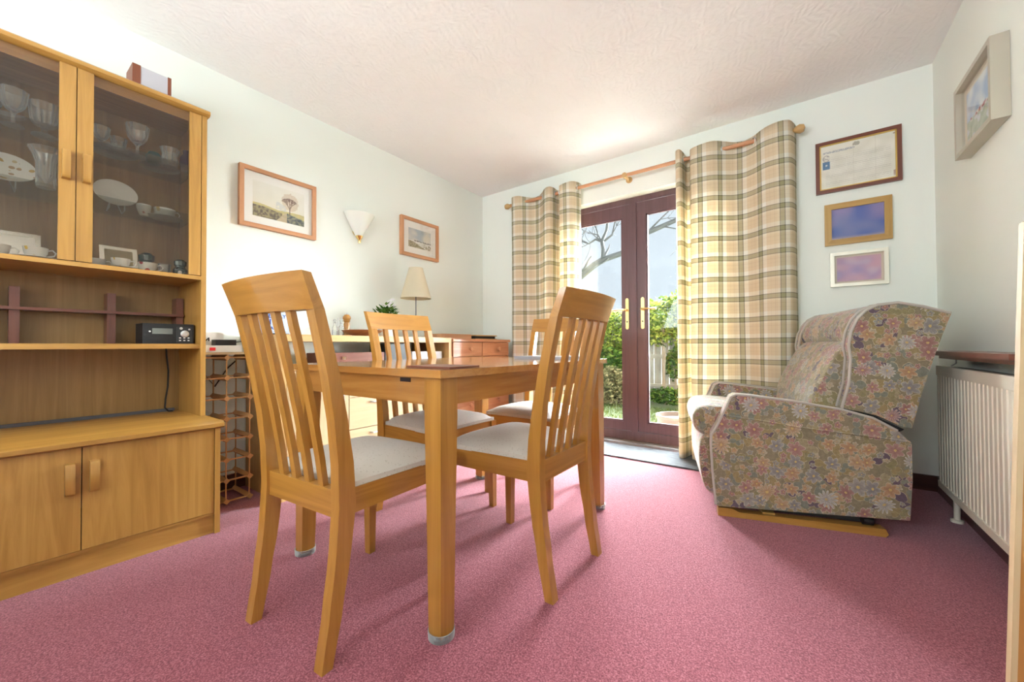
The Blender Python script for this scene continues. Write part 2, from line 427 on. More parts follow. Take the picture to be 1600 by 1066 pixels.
# ------------------------------------------------------------------ room shell
T = .30
structure('floor', box(B(), XL-T, XR+T+.2, YF-T, YB+.12, -.12, 0), M_CARPET, 'deep pink cut-pile carpet')
structure('ceiling', box(B(), XL-T, XR+T+.2, YF-T, YB+T, ZC, ZC+.12), M_CEIL, 'white ceiling with swirled plaster texture')
structure('wall_left', box(B(), XL-T, XL, YF-T, YB+T, 0, ZC), M_WALL, 'pale mint painted wall behind the wall unit')
bm = B(); box(bm, XL, DX0, YB, YB+T, 0, ZC); box(bm, DX1, XR+T+.2, YB, YB+T, 0, ZC); box(bm, DX0, DX1, YB, YB+T, DZ, ZC)
structure('wall_back', bm, M_WALL, 'pale mint wall with the French doors')
bm = box(B(), XR, XR+T+.2, YF-T, YB, 0, ZC)
structure('wall_right', bm, M_WALL, 'pale mint wall with the radiator')
WX0, WX1, WZ0, WZ1 = -2.15, -.05, .85, 2.1
bm = B(); box(bm, XL, WX0, YF-T, YF, 0, ZC); box(bm, WX1, XR, YF-T, YF, 0, ZC); box(bm, WX0, WX1, YF-T, YF, 0, WZ0); box(bm, WX0, WX1, YF-T, YF, WZ1, ZC)
structure('wall_front', bm, M_WALL)
w1 = thing('fill_window_1', 'unseen white framed window added for the fill light', None, ((WX0+WX1)/2, YF-.1, WZ0), kind='structure')  # window added behind the camera to go with the fill light
bm = B()
for a, b, c, d in ((WX0, WX1, WZ0, WZ0+.06), (WX0, WX1, WZ1-.06, WZ1), (WX0, WX0+.06, WZ0, WZ1), (WX1-.06, WX1, WZ0, WZ1), (-1.13, -1.07, WZ0, WZ1)):
    box(bm, a, b, YF-.14, YF-.08, c, d)
mk('window_frame', bm, M_WHITE, w1)
structure('baseboard_back', box(B(), DX1+.02, XR, YB-.018, YB, 0, .085), wood('skirt', 'x'), bevel=.005)
structure('baseboard_left', box(B(), XL, XL+.018, YF, YB, 0, .085), wood('skirt', 'y'), bevel=.005)
structure('baseboard_right', box(B(), XR-.018, XR, YF, YB-.02, 0, .085), wood('skirt', 'y'), bevel=.005)

# French doors
d1 = thing('door_1', 'dark brown French doors with tall glass panes', None, ((DX0+DX1)/2, YB+.13, 0), kind='structure')
UX, UZ = wood('upvc', 'x'), wood('upvc', 'z'); DY = YB+.10
bm = B(); box(bm, DX0, DX1, DY, DY+.07, DZ-.05, DZ); box(bm, DX0, DX0+.05, DY, DY+.07, .1, DZ-.05); box(bm, DX1-.05, DX1, DY, DY+.07, .1, DZ-.05); box(bm, DX0, DX1, DY-.005, DY+.09, .025, .10)
mk('door_frame', bm, UZ, d1, bevel=.004)
mk('threshold', box(B(), DX0, DX1, YB-.0, DY+.1, 0, .025), plain('aluminium_sill', (.55, .55, .53), .4, 1), d1)
CXm = -1.0935
for s in (-1, 1):
    a, b = (DX0+.052, CXm-.002) if s < 0 else (CXm+.002, DX1-.052)
    ga, gb = (a+.10, -1.19) if s < 0 else (-.988, b-.10)
    z0, z1, g0, g1 = .104, DZ-.054, .178, 1.912
    bm = B(); box(bm, a, ga, DY-.006, DY+.055, z0, z1); box(bm, gb, b, DY-.006, DY+.055, z0, z1)
    box(bm, ga, gb, DY-.006, DY+.055, z0, g0); box(bm, ga, gb, DY-.006, DY+.055, g1, z1)
    leaf = mk('door_leaf', bm, UZ, d1, bevel=.004)
    mk('pane', box(B(), ga-.01, gb+.01, DY+.02, DY+.026, g0-.01, g1+.01), M_PANE, leaf)
    bm = B()
    for (p, q, r_, t_) in ((ga, gb, g0, g0+.012), (ga, gb, g1-.012, g1), (ga, ga+.012, g0, g1), (gb-.012, gb, g0, g1)): box(bm, p, q, DY+.004, DY+.02, r_, t_)
    mk('glazing_bead', bm, wood('upvc', 'z'), leaf)
    hx = -1.148 if s < 0 else -1.018
    bm = B(); prism(bm, [(hx+.014*cos(t), 1.088+s2*.118+.014*sin(t)) for s2, ts in ((1, [k*pi/6 for k in range(7)]), (-1, [pi+k*pi/6 for k in range(7)])) for t in ts], 'y', DY-.016, DY-.006)
    mk('handle_plate', bm, M_BRASS, leaf, bevel=.003)
    bm = B(); tube(bm, [(hx, DY-.012, 1.12), (hx, DY-.05, 1.12), (hx+s*.02, DY-.058, 1.12), (hx+s*.12, DY-.056, 1.118)], [.010, .010, .009, .008], 10)
    mk('lever', bm, M_BRASS, leaf, smooth=True)
    mk('keyhole', lathe(B(), [(.006, DY-.018), (.006, DY-.016)], (hx, 0, 1.02), 12, axis='y'), M_BLACK, leaf)
mk('meeting_strip', box(B(), -1.121, -1.066, DY-.018, DY-.006, .10, DZ-.055), UZ, d1, bevel=.004)

# ------------------------------------------------------------------ garden outside
G = -.10
gg = structure('garden_ground', box(B(), -14, 12, YB+T, 30, G-.2, G), M_GRASS, 'sunny lawn outside the French doors')
mg = mat_leaf('grass_blade', (.018, .034, .004), (.038, .054, .007), (.066, .072, .014))
vs, fs = [], []
for i in range(9000):
    x = random.uniform(-3.2, -.3); y = random.uniform(4.5, 5.9); a = random.uniform(0, 6.28); h = random.uniform(.02, .05); k = len(vs)
    vs += [(x+.003*cos(a), y+.003*sin(a), G), (x-.003*cos(a), y-.003*sin(a), G), (x+random.uniform(-.015, .015), y+random.uniform(-.015, .015), G+h)]; fs.append((k, k+1, k+2))
me = bpy.data.meshes.new('grass'); me.from_pydata(vs, [], fs); me.materials.append(mg)
go = bpy.data.objects.new('grass', me); COL.objects.link(go); go['kind'] = 'stuff'; go.parent = gg; go.matrix_parent_inverse = WM[gg.name].inverted()
pt = structure('garden_patio', box(B(), -5, 3, YB+T, 4.45, G, G+.03), plain('pale_concrete', (.60, .57, .52), .85), 'pale paved terrace outside the French doors')
fs_ = None
for i in range(12):
    for j in range(2):
        x, y = -4.6+i*.6, YB+T+.01+j*.48
        if fs_ is None: fs_ = mk('paving_slab', box(B(), x, x+.585, y, y+.465, G+.03, G+.05), plain('pale_paving', (.66, .63, .57), .85, var=.12), pt, bevel=.004); fx, fy = x, y
        else: c = fs_.copy(); COL.objects.link(c); c.parent = pt; c.location = (x-fx, y-fy, 0)
fe = thing('garden_fence', 'weathered grey boarded fence behind the climbing shrubs', 'fence', (-2.2, 6.9, G))
bd = None
for i in range(38):
    x = -4.6+i*.125
    if bd is None: bd = mk('board', box(B(), x, x+.118, 6.9, 6.918, G, 1.28), wood('fence', 'z'), fe, bevel=.003, seg=1); bx0 = x
    else:
        c = bd.copy(); COL.objects.link(c); c.parent = fe; c.location = (x-bx0, random.uniform(-.006, .006), random.uniform(-.01, .01))
for z in (.1, .60, 1.12): mk('rail', box(B(), -4.6, .15, 6.86, 6.9, z, z+.07), wood('fence', 'x'), fe)
def leafcloud(blobs, n, size, mat, name, parent):
    vs, fs = [], []
    tot = sum(b[3]*b[4]*b[5] for b in blobs)
    for (cx, cy, cz, rx, ry, rz_) in blobs:
        for i in range(int(n*rx*ry*rz_/tot)):
            d = Vector((random.gauss(0, 1), random.gauss(0, 1), random.gauss(0, 1))).normalized()*random.uniform(.55, 1.0)
            p = Vector((cx+d.x*rx, cy+d.y*ry, max(G+.02, cz+d.z*rz_)))
            u = Vector((random.uniform(-1, 1), random.uniform(-1, 1), random.uniform(-.6, .6))).normalized(); w = u.orthogonal().normalized()
            w.rotate(Matrix.Rotation(random.uniform(0, 6.28), 3, u)); s = size*random.uniform(.6, 1.3); k = len(vs)
            vs += [p-u*s, p+w*s*.45-u*s*.1, p+u*s, p-w*s*.45-u*s*.1]; fs.append((k, k+1, k+2, k+3))
    inv = WM[parent.name].inverted()
    me = bpy.data.meshes.new(name); me.from_pydata([inv @ v for v in vs], [], fs); me.materials.append(mat)
    o = bpy.data.objects.new(name, me); COL.objects.link(o); o.parent = parent; o['kind'] = 'stuff'; return o
def shrub(name, label, base, blobs, n, size, mat, stems=4):
    t = thing(name, label, 'shrub', base, group=None)
    leafcloud(blobs, n, size, mat, 'foliage', t)
    for i in range(stems):
        b = random.choice(blobs); bm = B()
        tube(bm, [(b[0]+random.uniform(-.05, .05), base[1], G), (b[0]+random.uniform(-.04, .04), base[1], (G+b[2])/2), (b[0], b[1], b[2])], [.018, .012, .006], 6)
        mk('stem', bm, plain('bark', (.10, .07, .045), .9, bump=.4), t, smooth=True)
    return t
L1 = mat_leaf('ivy_leaf', (.010, .028, .006), (.030, .065, .010), (.09, .12, .02))
L2 = mat_leaf('sunlit_hedge_leaf', (.020, .040, .006), (.075, .105, .014), (.24, .25, .045))
L3 = mat_leaf('grey_shrub_leaf', (.030, .032, .014), (.09, .08, .034), (.22, .18, .09))
shrub('sunlit_hedge', 'bright yellow-green climber spilling over the top of the garden fence', (-2.1, 6.62, G), [(-1.75, 6.62, 1.22, .52, .20, .42), (-1.35, 6.64, 1.34, .42, .18, .42), (-2.55, 6.62, 1.05, .46, .20, .42), (-2.15, 6.66, 1.10, .36, .18, .34), (-0.8, 6.64, 1.3, .4, .18, .42), (-3.3, 6.64, 1.1, .5, .18, .42)], 9000, .042, L2)
shrub('climbing_ivy', 'dark green ivy growing down the fence boards', (-1.6, 6.74, G), [(-1.62, 6.74, .50, .15, .05, .26), (-1.50, 6.74, .72, .12, .05, .2)], 700, .04, L1, 2)
shrub('leafy_laurel', 'dense mid-green shrub behind the straw-coloured bush', (-2.62, 6.28, G), [(-2.62, 6.28, .42, .40, .12, .42)], 2200, .045, L1, 3)
shrub('grey_green_bush', 'low straw-coloured bush at the edge of the lawn', (-2.38, 5.95, G), [(-2.36, 5.95, .18, .30, .16, .32)], 2000, .036, L3)
shrub('border_plant', 'low dark leafy border plant at the foot of the fence', (-1.62, 6.35, G), [(-1.62, 6.35, .03, .34, .10, .14)], 900, .036, L1, 3)
tp = thing('planter_tub', 'round terracotta tub standing on the lawn by the doors', 'planter', (-1.02, 4.45, G))
mk('tub', lathe(B(), [(.19, G), (.21, G+.05), (.225, G+.14), (.235, G+.15), (.235, G+.175), (.215, G+.175), (.205, G+.12), (0, G+.12)], (-1.02, 4.45, 0), 32), plain('terracotta', (.075, .042, .026), .8, var=.15), tp, smooth=True)
mk('soil', lathe(B(), [(0, G+.135), (.203, G+.13)], (-1.02, 4.45, 0), 32), plain('soil', (.05, .045, .042), .95, bump=.8), tp)
# bare tree: limbs seen through both panes
tr = thing('bare_tree', 'bare branched tree reaching across the sky beyond the fence', 'tree', (-6.4, 8.4, G))
MB = plain('tree_bark', (.055, .055, .055), .9, bump=.5, bscale=40)
bm = B(); tube(bm, [(-6.4, 8.4, G), (-6.25, 8.4, .8), (-5.9, 8.4, 1.6), (-5.5, 8.36, 2.1), (-5.3, 8.36, 3.6)], [.20, .18, .15, .11, .06], 10); mk('trunk', bm, MB, tr, smooth=True)
bm = B(); random.seed(21)
def limb(pts, r0_, r1_, depth):
    n = len(pts); tube(bm, pts, [r0_+(r1_-r0_)*i/(n-1) for i in range(n)], 7 if depth else 8)
    if depth == 0: return
    for k in range(5 if depth > 1 else 6):
        i = random.randrange(1, n); p = Vector(pts[i]); d = (p-Vector(pts[i-1])).normalized()
        rot = Matrix.Rotation(random.choice((-1, 1))*random.uniform(.5, 1.1), 3, 'Y'); d = rot @ d; d.z += .25; d.normalize()
        L = random.uniform(.3, .75)*(.5+.28*depth); q = [p]
        for s in range(4):
            d = (d+Vector((random.uniform(-.3, .3), random.uniform(-.3, .3), random.uniform(-.15, .3)))).normalized(); q.append(q[-1]+d*L/4)
        rr_ = r0_+(r1_-r0_)*i/(n-1); limb(q, max(.006, rr_*.5), max(.004, rr_*.2), depth-1)
limb([(-5.48, 8.37, 1.97), (-4.55, 8.12, 2.17), (-3.90, 8.00, 2.38), (-3.57, 8.00, 2.59), (-3.36, 8.00, 2.69), (-2.93, 8.00, 2.77), (-2.40, 8.00, 3.11), (-1.85, 8.00, 3.26), (-1.23, 8.00, 3.38)], 0.092, 0.037, 1)
limb([(-3.36, 8.00, 2.69), (-3.35, 8.00, 2.91), (-3.38, 8.00, 3.09), (-3.27, 8.00, 3.32), (-3.20, 7.94, 3.63), (-3.14, 7.88, 4.00)], 0.055, 0.018, 2)
limb([(-3.38, 8.00, 3.09), (-3.52, 8.00, 3.16), (-3.68, 8.00, 3.09), (-3.84, 8.00, 3.16), (-4.00, 8.00, 3.44)], 0.030, 0.010, 2)
limb([(-3.32, 8.00, 3.09), (-3.14, 8.00, 3.20), (-3.08, 8.00, 3.44), (-2.89, 8.00, 3.75)], 0.027, 0.009, 2)
limb([(-2.40, 8.00, 3.11), (-2.15, 8.00, 3.33), (-1.85, 8.00, 3.57)], 0.025, 0.007, 2)
limb([(-2.09, 8.00, 3.18), (-1.85, 8.00, 3.09), (-1.70, 8.00, 2.89)], 0.017, 0.006, 1)
mk('branches', bm, MB, tr, smooth=True); random.seed(5)

# ------------------------------------------------------------------ dining table
TX0, TX1, TY0, TY1, TZ = -1.615, -.795, .760, 1.890, .752
tb = thing('dining_table', 'golden wooden extending dining table with a glossy top', 'table', ((TX0+TX1)/2, (TY0+TY1)/2, 0))
def top_outline(y0, y1, n=10):
    o = .014; pts = []
    ym, hl = (TY0+TY1)/2, (TY1-TY0)/2+o
    def bow(y): return .022*(1-((y-ym)/hl)**2)
    ys = [y0+(y1-y0)*i/n for i in range(n+1)]
    return [(TX1+o+bow(y), y) for y in ys]+[(TX0-o-bow(y), y) for y in ys[::-1]]
for a, b in ((TY0-.014, (TY0+TY1)/2-.0012), ((TY0+TY1)/2+.0012, TY1+.014)):
    bm = B(); prism(bm, top_outline(a, b), 'z', TZ-.022, TZ); mk('top_leaf', bm, wood('table', 'x'), tb, bevel=.004)
ax = wood('table', 'x'); ay = wood('table', 'y'); az = wood('chair', 'z')
L = .066; Ym = (TY0+TY1)/2
for y in (TY0+.006, TY1-.026): mk('apron', box(B(), TX0+L, TX1-L, y, y+.02, .650, TZ-.022), ax, tb)
for x in (TX0+.006, TX1-.026):
    mk('apron', box(B(), x, x+.02, TY0+L, Ym-.001, .650, TZ-.022), ay, tb); mk('apron', box(B(), x, x+.02, Ym+.001, TY1-L, .650, TZ-.022), ay, tb)
mk('slot', box(B(), -.975, -.928, TY0+.0045, TY0+.0065, .712, .724), plain('dark_slot', (.02, .01, .008), .8), tb)
for x, sx in ((TX0, 1), (TX1, -1)):
    for y, sy in ((TY0, 1), (TY1, -1)):
        bm = B(); l0, l1 = .050, L
        def q(l, z): return [(x, y, z), (x+sx*l, y, z), (x+sx*l, y+sy*l, z), (x, y+sy*l, z)]
        sweep(bm, [q(l0, .012), q(l0+.008, .35), q(l1, .62), q(l1, TZ-.022)])
        leg = mk('leg', bm, az, tb, bevel=.004)
        cx, cy = x+sx*l0/2, y+sy*l0/2
        mk('castor_cup', lathe(B(), [(0, .0), (.037, .0), (.038, .022), (.0355, .022), (.0345, .008), (0, .008)], (cx, cy, 0), 24), glassy('clear_plastic_cup', (.86, .88, .88), 1, .25), leg, smooth=True, label='clear plastic castor cup')
# ------------------------------------------------------------------ dining chairs
PROF = [(0, 0, .030), (.12, .019, .036), (.28, .038, .044), (.40, .045, .050), (.50, .042, .046), (.60, .033, .040), (.70, .018, .036), (.80, -.002, .033), (.90, -.026, .029), (1.02, -.066, .023)]
def make_chair(label):
    t = thing('dining_chair', label, 'chair', (0, 0, 0), 0, 'matching wooden dining chairs with pale seats')
    cz, cx_ = wood('chair', 'z'), wood('chair', 'x'); HW = .198; PW = .034
    def hw(z): return HW-.006+.010*z
    for s in (-1, 1):
        rects = []
        for i in range(17):
            z = .910*i/16; y, d = interp(PROF, z); xo = s*hw(z); xi = s*(hw(z)-PW)
            rects.append([(xo, y, z), (xi, y, z), (xi, y+d, z), (xo, y+d, z)])
        mk('back_post', sweep(B(), rects), cz, t, bevel=.003, world=False)
    bm = B(); rects = []                       # top rail, bowed backwards
    for i in range(13):
        x = -hw(.96)+2*hw(.96)*i/12; k = .020*(1-(x/hw(.96))**2)
        ya, da = interp(PROF, .910); yb, db = interp(PROF, 1.0)
        rects.append([(x, ya-k, .910), (x, ya+da-k, .910), (x*1.015, yb+db-k, .998), (x*1.015, yb-k, 1.0)])
    mk('top_rail', sweep(bm, rects), cx_, t, bevel=.004, world=False)
    for j in range(4):
        xs = -HW+PW+(2*HW-2*PW)*(j+1)/5; rects = []
        for i in range(13):
            z = .435+(.914-.435)*i/12; y, d = interp(PROF, z)
            ya_, yb_ = interp(PROF, .435)[0], interp(PROF, .914)[0]; y = .45*y+.55*(ya_+(yb_-ya_)*(z-.435)/.479)
            k = .020*(1-(xs/HW)**2)*((z-.435)/.487)
            y = y+d*.25-k; w = .0115
            rects.append([(xs-w, y, z), (xs+w, y, z), (xs+w, y+.016, z), (xs-w, y+.016, z)])
        mk('back_slat', sweep(B(), rects), cz, t, bevel=.002, world=False)
    mk('rear_rail', box(B(), -HW+PW, HW-PW, .052, .077, .365, .438), cx_, t, bevel=.003, world=False)
    FW = .214
    mk('front_rail', box(B(), -FW+.036, FW-.036, .438, .460, .375, .438), cx_, t, bevel=.003, world=False)
    for s in (-1, 1):
        bm = B(); a, b = s*(HW-.008), s*(FW-.006); w = -s*.022
        hexa(bm, [(a, .085, .37), (b, .435, .375), (b+w, .435, .375), (a+w, .085, .37)], [(a, .085, .438), (b, .435, .438), (b+w, .435, .438), (a+w, .085, .438)])
        mk('side_rail', bm, wood('chair', 'y'), t, bevel=.003, world=False)
        bm = B(); x0 = s*FW
        def q(l, z, dz=0): return [(x0, .468, z), (x0-s*l, .468, z), (x0-s*l, .468-l, z), (x0, .468-l, z)]
        sweep(bm, [q(.027, .0), q(.034, .25), q(.037, .40), q(.037, .438)])
        mk('front_leg', bm, cz, t, bevel=.003, world=False)
    bm = B(); n = 14; grid = []                # domed seat pad
    for layer in range(2):
        rows = []
        for j in range(n+1):
            row = []
            for i in range(n+1):
                u, v = i/n*2-1, j/n*2-1
                vy = .082+(.455-.082)*(v+1)/2; hwid = (HW-.014)+(FW-HW+.012)*(v+1)/2
                e = max(0, (1-abs(u)**5)*(1-abs(v)**5))
                z = .452+.030*e**.55+.010*(1-u*u)*(1-v*v) if layer else .436
                sh = 1.0 if layer == 0 else .995
                row.append(bm.verts.new((u*hwid*sh, vy, z)))
            rows.append(row)
        grid.append(rows)
    for l, rows in enumerate(grid):
        for j in range(n):
            for i in range(n):
                f = (rows[j][i], rows[j][i+1], rows[j+1][i+1], rows[j+1][i]); bm.faces.new(f if l else f[::-1])
    for j in range(n):
        for i in (0, n): bm.faces.new((grid[0][j][i], grid[0][j+1][i], grid[1][j+1][i], grid[1][j][i]))
        for i in (0, n): bm.faces.new((grid[0][i][j], grid[0][i][j+1], grid[1][i][j+1], grid[1][i][j]))
    mk('seat_pad', bm, M_SEAT, t, smooth=True, world=False, label='pale grey dotted seat pad')
    return t
chA = make_chair('wooden dining chair at the table end beside the glass-fronted wall unit')
chA.location = (-1.150, .500, 0); chA.rotation_euler = (0, 0, radians(4.2))
dup(chA, (-.628, 1.272, 0), radians(90), 'wooden dining chair on the armchair side of the dining table')
dup(chA, (-1.722, 1.375, 0), radians(-90), 'wooden dining chair on the sideboard side of the dining table')
dup(chA, (-1.21, 2.165, 0), radians(180), 'wooden dining chair at the table end facing away from the French doors')
# things on the table
mk_ = mk('placemat', box(B(), -.99, -.80, .80, .93, TZ+.0005, TZ+.006), plain('brown_mat', (.16, .055, .035), .35), bevel=.002)
tag(mk_, 'small brown placemat near the table corner by the wall unit', 'placemat')
mk_ = mk('serving_tray', box(B(), -1.19, -.90, 1.66, 1.86, TZ+.0005, TZ+.014), plain('grey_tray', (.33, .33, .36), .3, var=.15), bevel=.004)
tag(mk_, 'flat grey tray on the table end near the French doors', 'tray')

# ------------------------------------------------------------------ wall unit
wu = thing('wall_unit', 'teak wall unit with smoked glass doors above and cupboards below', 'cabinet', (-2.37, .235, 0))
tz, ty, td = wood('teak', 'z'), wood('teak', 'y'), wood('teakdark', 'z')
Y0, Y1, XB = -.190, .660, -2.640
mk('plinth', box(B(), XB, -2.094, Y0+.02, .632, 0, .082), ty, wu)
for a, b in ((Y0, Y0+.02), (.632, .652)): mk('base_side', box(B(), XB, -2.078, a, b, 0, .462), tz, wu, bevel=.002)
mk('base_floor', box(B(), XB, -2.085, Y0+.02, .632, .082, .092), ty, wu)
bm = B(); prism(bm, [(XB, .462), (-2.072, .462), (-2.060, .469), (-2.060, .484), (-2.072, .492), (XB, .492)], 'y', Y0-.005, .662); mk('base_top', bm, ty, wu, bevel=.003)
for a, b, hy in ((Y0+.022, .2335, .205), (.2365, .630, .265)):
    dr = mk('cupboard_door', box(B(), -2.10, -2.082, a, b, .094, .460), tz, wu, bevel=.002)
    bm = B(); prism(bm, [(-2.082, .298), (-2.062, .300), (-2.056, .308), (-2.056, .398), (-2.062, .408), (-2.082, .410)], 'y', hy-.012, hy+.012); mk('handle', bm, wood('teak', 'z'), dr, bevel=.003)
for a, b in ((Y0, Y0+.02), (.640, .660)): mk('upper_side', box(B(), XB, -2.300, a, b, .492, 1.94), tz, wu, bevel=.002)
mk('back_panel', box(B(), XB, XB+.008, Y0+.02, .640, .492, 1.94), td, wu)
bm = B(); prism(bm, [(XB, 1.937), (-2.292, 1.937), (-2.282, 1.943), (-2.282, 1.958), (-2.292, 1.966), (XB, 1.966)], 'y', Y0-.006, .668); mk('cornice', bm, ty, wu, bevel=.003)
mk('open_shelf', box(B(), XB, -2.315, Y0+.02, .640, .814, .836), ty, wu, bevel=.002)
mk('display_floor', box(B(), XB, -2.300, Y0+.02, .640, 1.142, 1.160), ty, wu, bevel=.002)
mk('inner_rail', box(B(), -2.335, -2.320, Y0+.02, .640, 1.895, 1.937), ty, wu)
for i, (a, b) in enumerate(((Y0+.022, .2335), (.2365, .637))):
    dr = None
    bm = B(); box(bm, -2.318, -2.299, a, a+.045, 1.163, 1.934); box(bm, -2.318, -2.299, b-.044, b, 1.163, 1.934)
    dr = mk('display_door', bm, tz, wu, bevel=.002)
    mk('pane', box(B(), -2.3115, -2.3075, a+.04, b-.04, 1.164, 1.932), M_SMOKE, dr)
    hy = b-.026 if i == 0 else a+.026
    bm = B(); prism(bm, [(-2.300, 1.478), (-2.276, 1.480), (-2.270, 1.488), (-2.270, 1.582), (-2.276, 1.590), (-2.300, 1.592), (-2.300, 1.575), (-2.285, 1.573), (-2.285, 1.497), (-2.300, 1.495)], 'y', hy-.011, hy+.011); mk('handle', bm, wood('teak', 'z'), dr, bevel=.002)
for z in (1.452, 1.685): mk('glass_shelf', box(B(), XB+.02, -2.325, Y0+.022, .638, z-.006, z), M_SHELFG, wu)
mk('cable_gap', box(B(), XB+.006, XB+.022, Y0+.03, .62, .4921, .506), plain('grey_gap', (.10, .10, .11), .7), wu)
# box on top of the unit
cb = thing('keepsake_box', 'grey box with brown leather ends on top of the wall unit', 'box', (-2.45, .47, 1.966))
mk('box_body', box(B(), -2.52, -2.405, .440, .535, 1.9665, 2.104), plain('grey_linen', (.52, .50, .53), .8), cb, bevel=.002)
for a, b in ((.412, .440), (.535, .548)): mk('end_band', box(B(), -2.522, -2.403, a, b, 1.9665, 2.106), plain('brown_leather', (.22, .065, .03), .45), cb, bevel=.002)
# little mahogany shelf on the open shelf
pr = thing('spice_shelf', 'small dark mahogany shelf standing in the open part of the wall unit', 'shelf', (-2.57, .34, .8365))
for y in (.098, .375, .622): mk('upright', box(B(), -2.625, -2.55, y-.014, y+.014, .8365, 1.07), wood('mahog', 'z'), pr, bevel=.004)
mk('shelf_board', box(B(), -2.625, -2.53, -.10, .634, .975, .987), wood('mahog', 'y'), pr, bevel=.003)
# radio
rd = thing('radio', 'black digital radio on the open shelf of the wall unit', 'radio', (-2.43, .54, .8365))
mk('case', box(B(), -2.50, -2.372, .448, .632, .8375, .930), M_BLACK, rd, bevel=.012, seg=3)
mk('display', box(B(), -2.373, -2.3705, .480, .552, .882, .908), plain('lcd_grey', (.16, .17, .15), .25), rd)
mk('control_panel', box(B(), -2.374, -2.370, .566, .626, .844, .918), plain('panel_dark', (.03, .032, .035), .35), rd, bevel=.001)
bm = B(); lathe(bm, [(.016, -2.371), (.016, -2.366), (.010, -2.364), (.010, -2.368), (0, -2.368)], (0, .597, .884), 20, axis='x'); mk('dial', bm, M_STEEL, rd, smooth=True)
for k in range(3):
    for l in range(2): mk('button', box(B(), -2.3705, -2.368, .576+k*.016, .583+k*.016, .850+l*.012, .855+l*.012), M_WHITE, rd)
mk('button', lathe(B(), [(.006, -2.371), (.006, -2.367), (0, -2.367)], (0, .583, .910), 12, axis='x'), M_STEEL, rd); mk('button', lathe(B(), [(.004, -2.371), (.004, -2.367), (0, -2.367)], (0, .614, .906), 12, axis='x'), M_STEEL, rd)
mk('status_light', lathe(B(), [(.004, -2.373), (.004, -2.371), (0, -2.371)], (0, .472, .893), 10, axis='x'), M_WHITE, rd)
bm = B(); tube(bm, [(-2.60, .58, .825), (-2.60, .582, .78), (-2.60, .59, .70), (-2.60, .588, .62), (-2.60, .58, .56), (-2.59, .575, .515), (-2.57, .585, .498), (-2.56, .60, .498)], .004, 6)
o = mk('power_cable', bm, M_BLACK, smooth=True); tag(o, 'black cable hanging down the back of the wall unit below the radio', 'cable')

# crystal and china
def glass_item(name, prof, x, y, z, label, n=12, mat=None, cat='glass', group='crystal and glassware in the wall unit', smooth=False):
    bm = lathe(B(), [(r, z+h+.0006) for r, h in prof], (x, y, 0), 32 if mat is None and not smooth else n)
    if mat is None and not smooth:                     # cut facets round the bowl
        hmax = max(h for r, h in prof)
        for v in bm.verts:
            dx, dy = v.co.x-x, v.co.y-y; k = 1+(.055*cos(n*math.atan2(dy, dx)) if v.co.z-z > hmax*.3 else 0); v.co.x, v.co.y = x+dx*k, y+dy*k
    o = mk(name, bm, mat or M_CRYSTAL, smooth=smooth); tag(o, label, cat, group); return o
GOB = [(0, 0), (.030, 0), (.030, .003), (.006, .008), (.005, .045), (.010, .055), (.022, .068), (.032, .085), (.036, .105), (.040, .140), (.038, .140), (.034, .105), (.030, .087), (.018, .070), (0, .066)]
BIG = [(0, 0), (.036, 0), (.036, .004), (.010, .010), (.008, .028), (.013, .036), (.030, .044), (.038, .060), (.046, .130), (.0445, .130), (.036, .062), (.028, .047), (0, .042)]
VASE = [(0, 0), (.026, 0), (.028, .012), (.026, .06), (.028, .10), (.036, .13), (.048, .155), (.046, .156), (.034, .13), (.026, .10), (.024, .05), (0, .015)]
TUM = [(0, 0), (.020, 0), (.024, .06), (.0225, .06), (.0185, .006), (0, .006)]
zt, zm, zb = 1.685, 1.452, 1.160
glass_item('wine_goblet', GOB, -2.46, .085, zt, 'faceted crystal goblet on the top glass shelf next to the footed bowl', 10)
glass_item('wine_goblet', GOB, -2.52, .028, zt, 'slim crystal goblet behind the left display door', 10)
glass_item('footed_bowl', BIG, -2.485, .166, zt, 'wide cut-crystal footed bowl on the top glass shelf', 14)
glass_item('wine_goblet', GOB, -2.41, .432, zt, 'faceted crystal goblet standing before the teal paperweight', 10)
glass_item('sherry_glass', [(r*.75, h*.72) for r, h in GOB], -2.45, .322, zt, 'small sherry glass beside the middle door stile', 10)
glass_item('sherry_glass', [(r*.72, h*.66) for r, h in GOB], -2.50, .385, zt, 'small sherry glass behind the faceted goblet', 10)
glass_item('paperweight', [(0, 0), (.018, 0), (.030, .018), (.030, .035), (.018, .056), (0, .060)], -2.45, .497, zt, 'teal glass paperweight on the top glass shelf', 20, glassy('teal_glass', (.10, .42, .40), 1, .3, (.05, .30, .30)), 'paperweight', smooth=True)
glass_item('glass_basket', [(0, 0), (.026, 0), (.032, .03), (.028, .055), (.036, .085), (.033, .085), (.025, .055), (.028, .03), (0, .006)], -2.42, .548, zt, 'small clear crystal vase beside the teal paperweight', 12, None, 'vase')
glass_item('bud_vase', [(0, 0), (.02, 0), (.028, .03), (.026, .06), (.012, .085), (.016, .10), (.014, .10), (.010, .085), (0, .03)], -2.42, .612, zt, 'purple glass bud vase at the end of the top shelf', 20, glassy('purple_glass', (.28, .10, .26), 1, .3, (.16, .04, .15)), 'vase', smooth=True)
glass_item('glass_dish', [(0, 0), (.055, 0), (.085, .012), (.084, .014), (.054, .003), (0, .003)], -2.47, .36, zt, 'flat clear glass dish under the sherry glasses', 28, None, 'dish', smooth=True)
glass_item('glass_dish', [(0, 0), (.05, 0), (.075, .010), (.074, .012), (.049, .003), (0, .003)], -2.50, .53, zt, 'flat clear glass dish at the teal paperweight', 28, None, 'dish', smooth=True)
glass_item('flared_vase', VASE, -2.40, .166, zm, 'flared cut-crystal vase on the lower glass shelf', 14, None, 'vase')
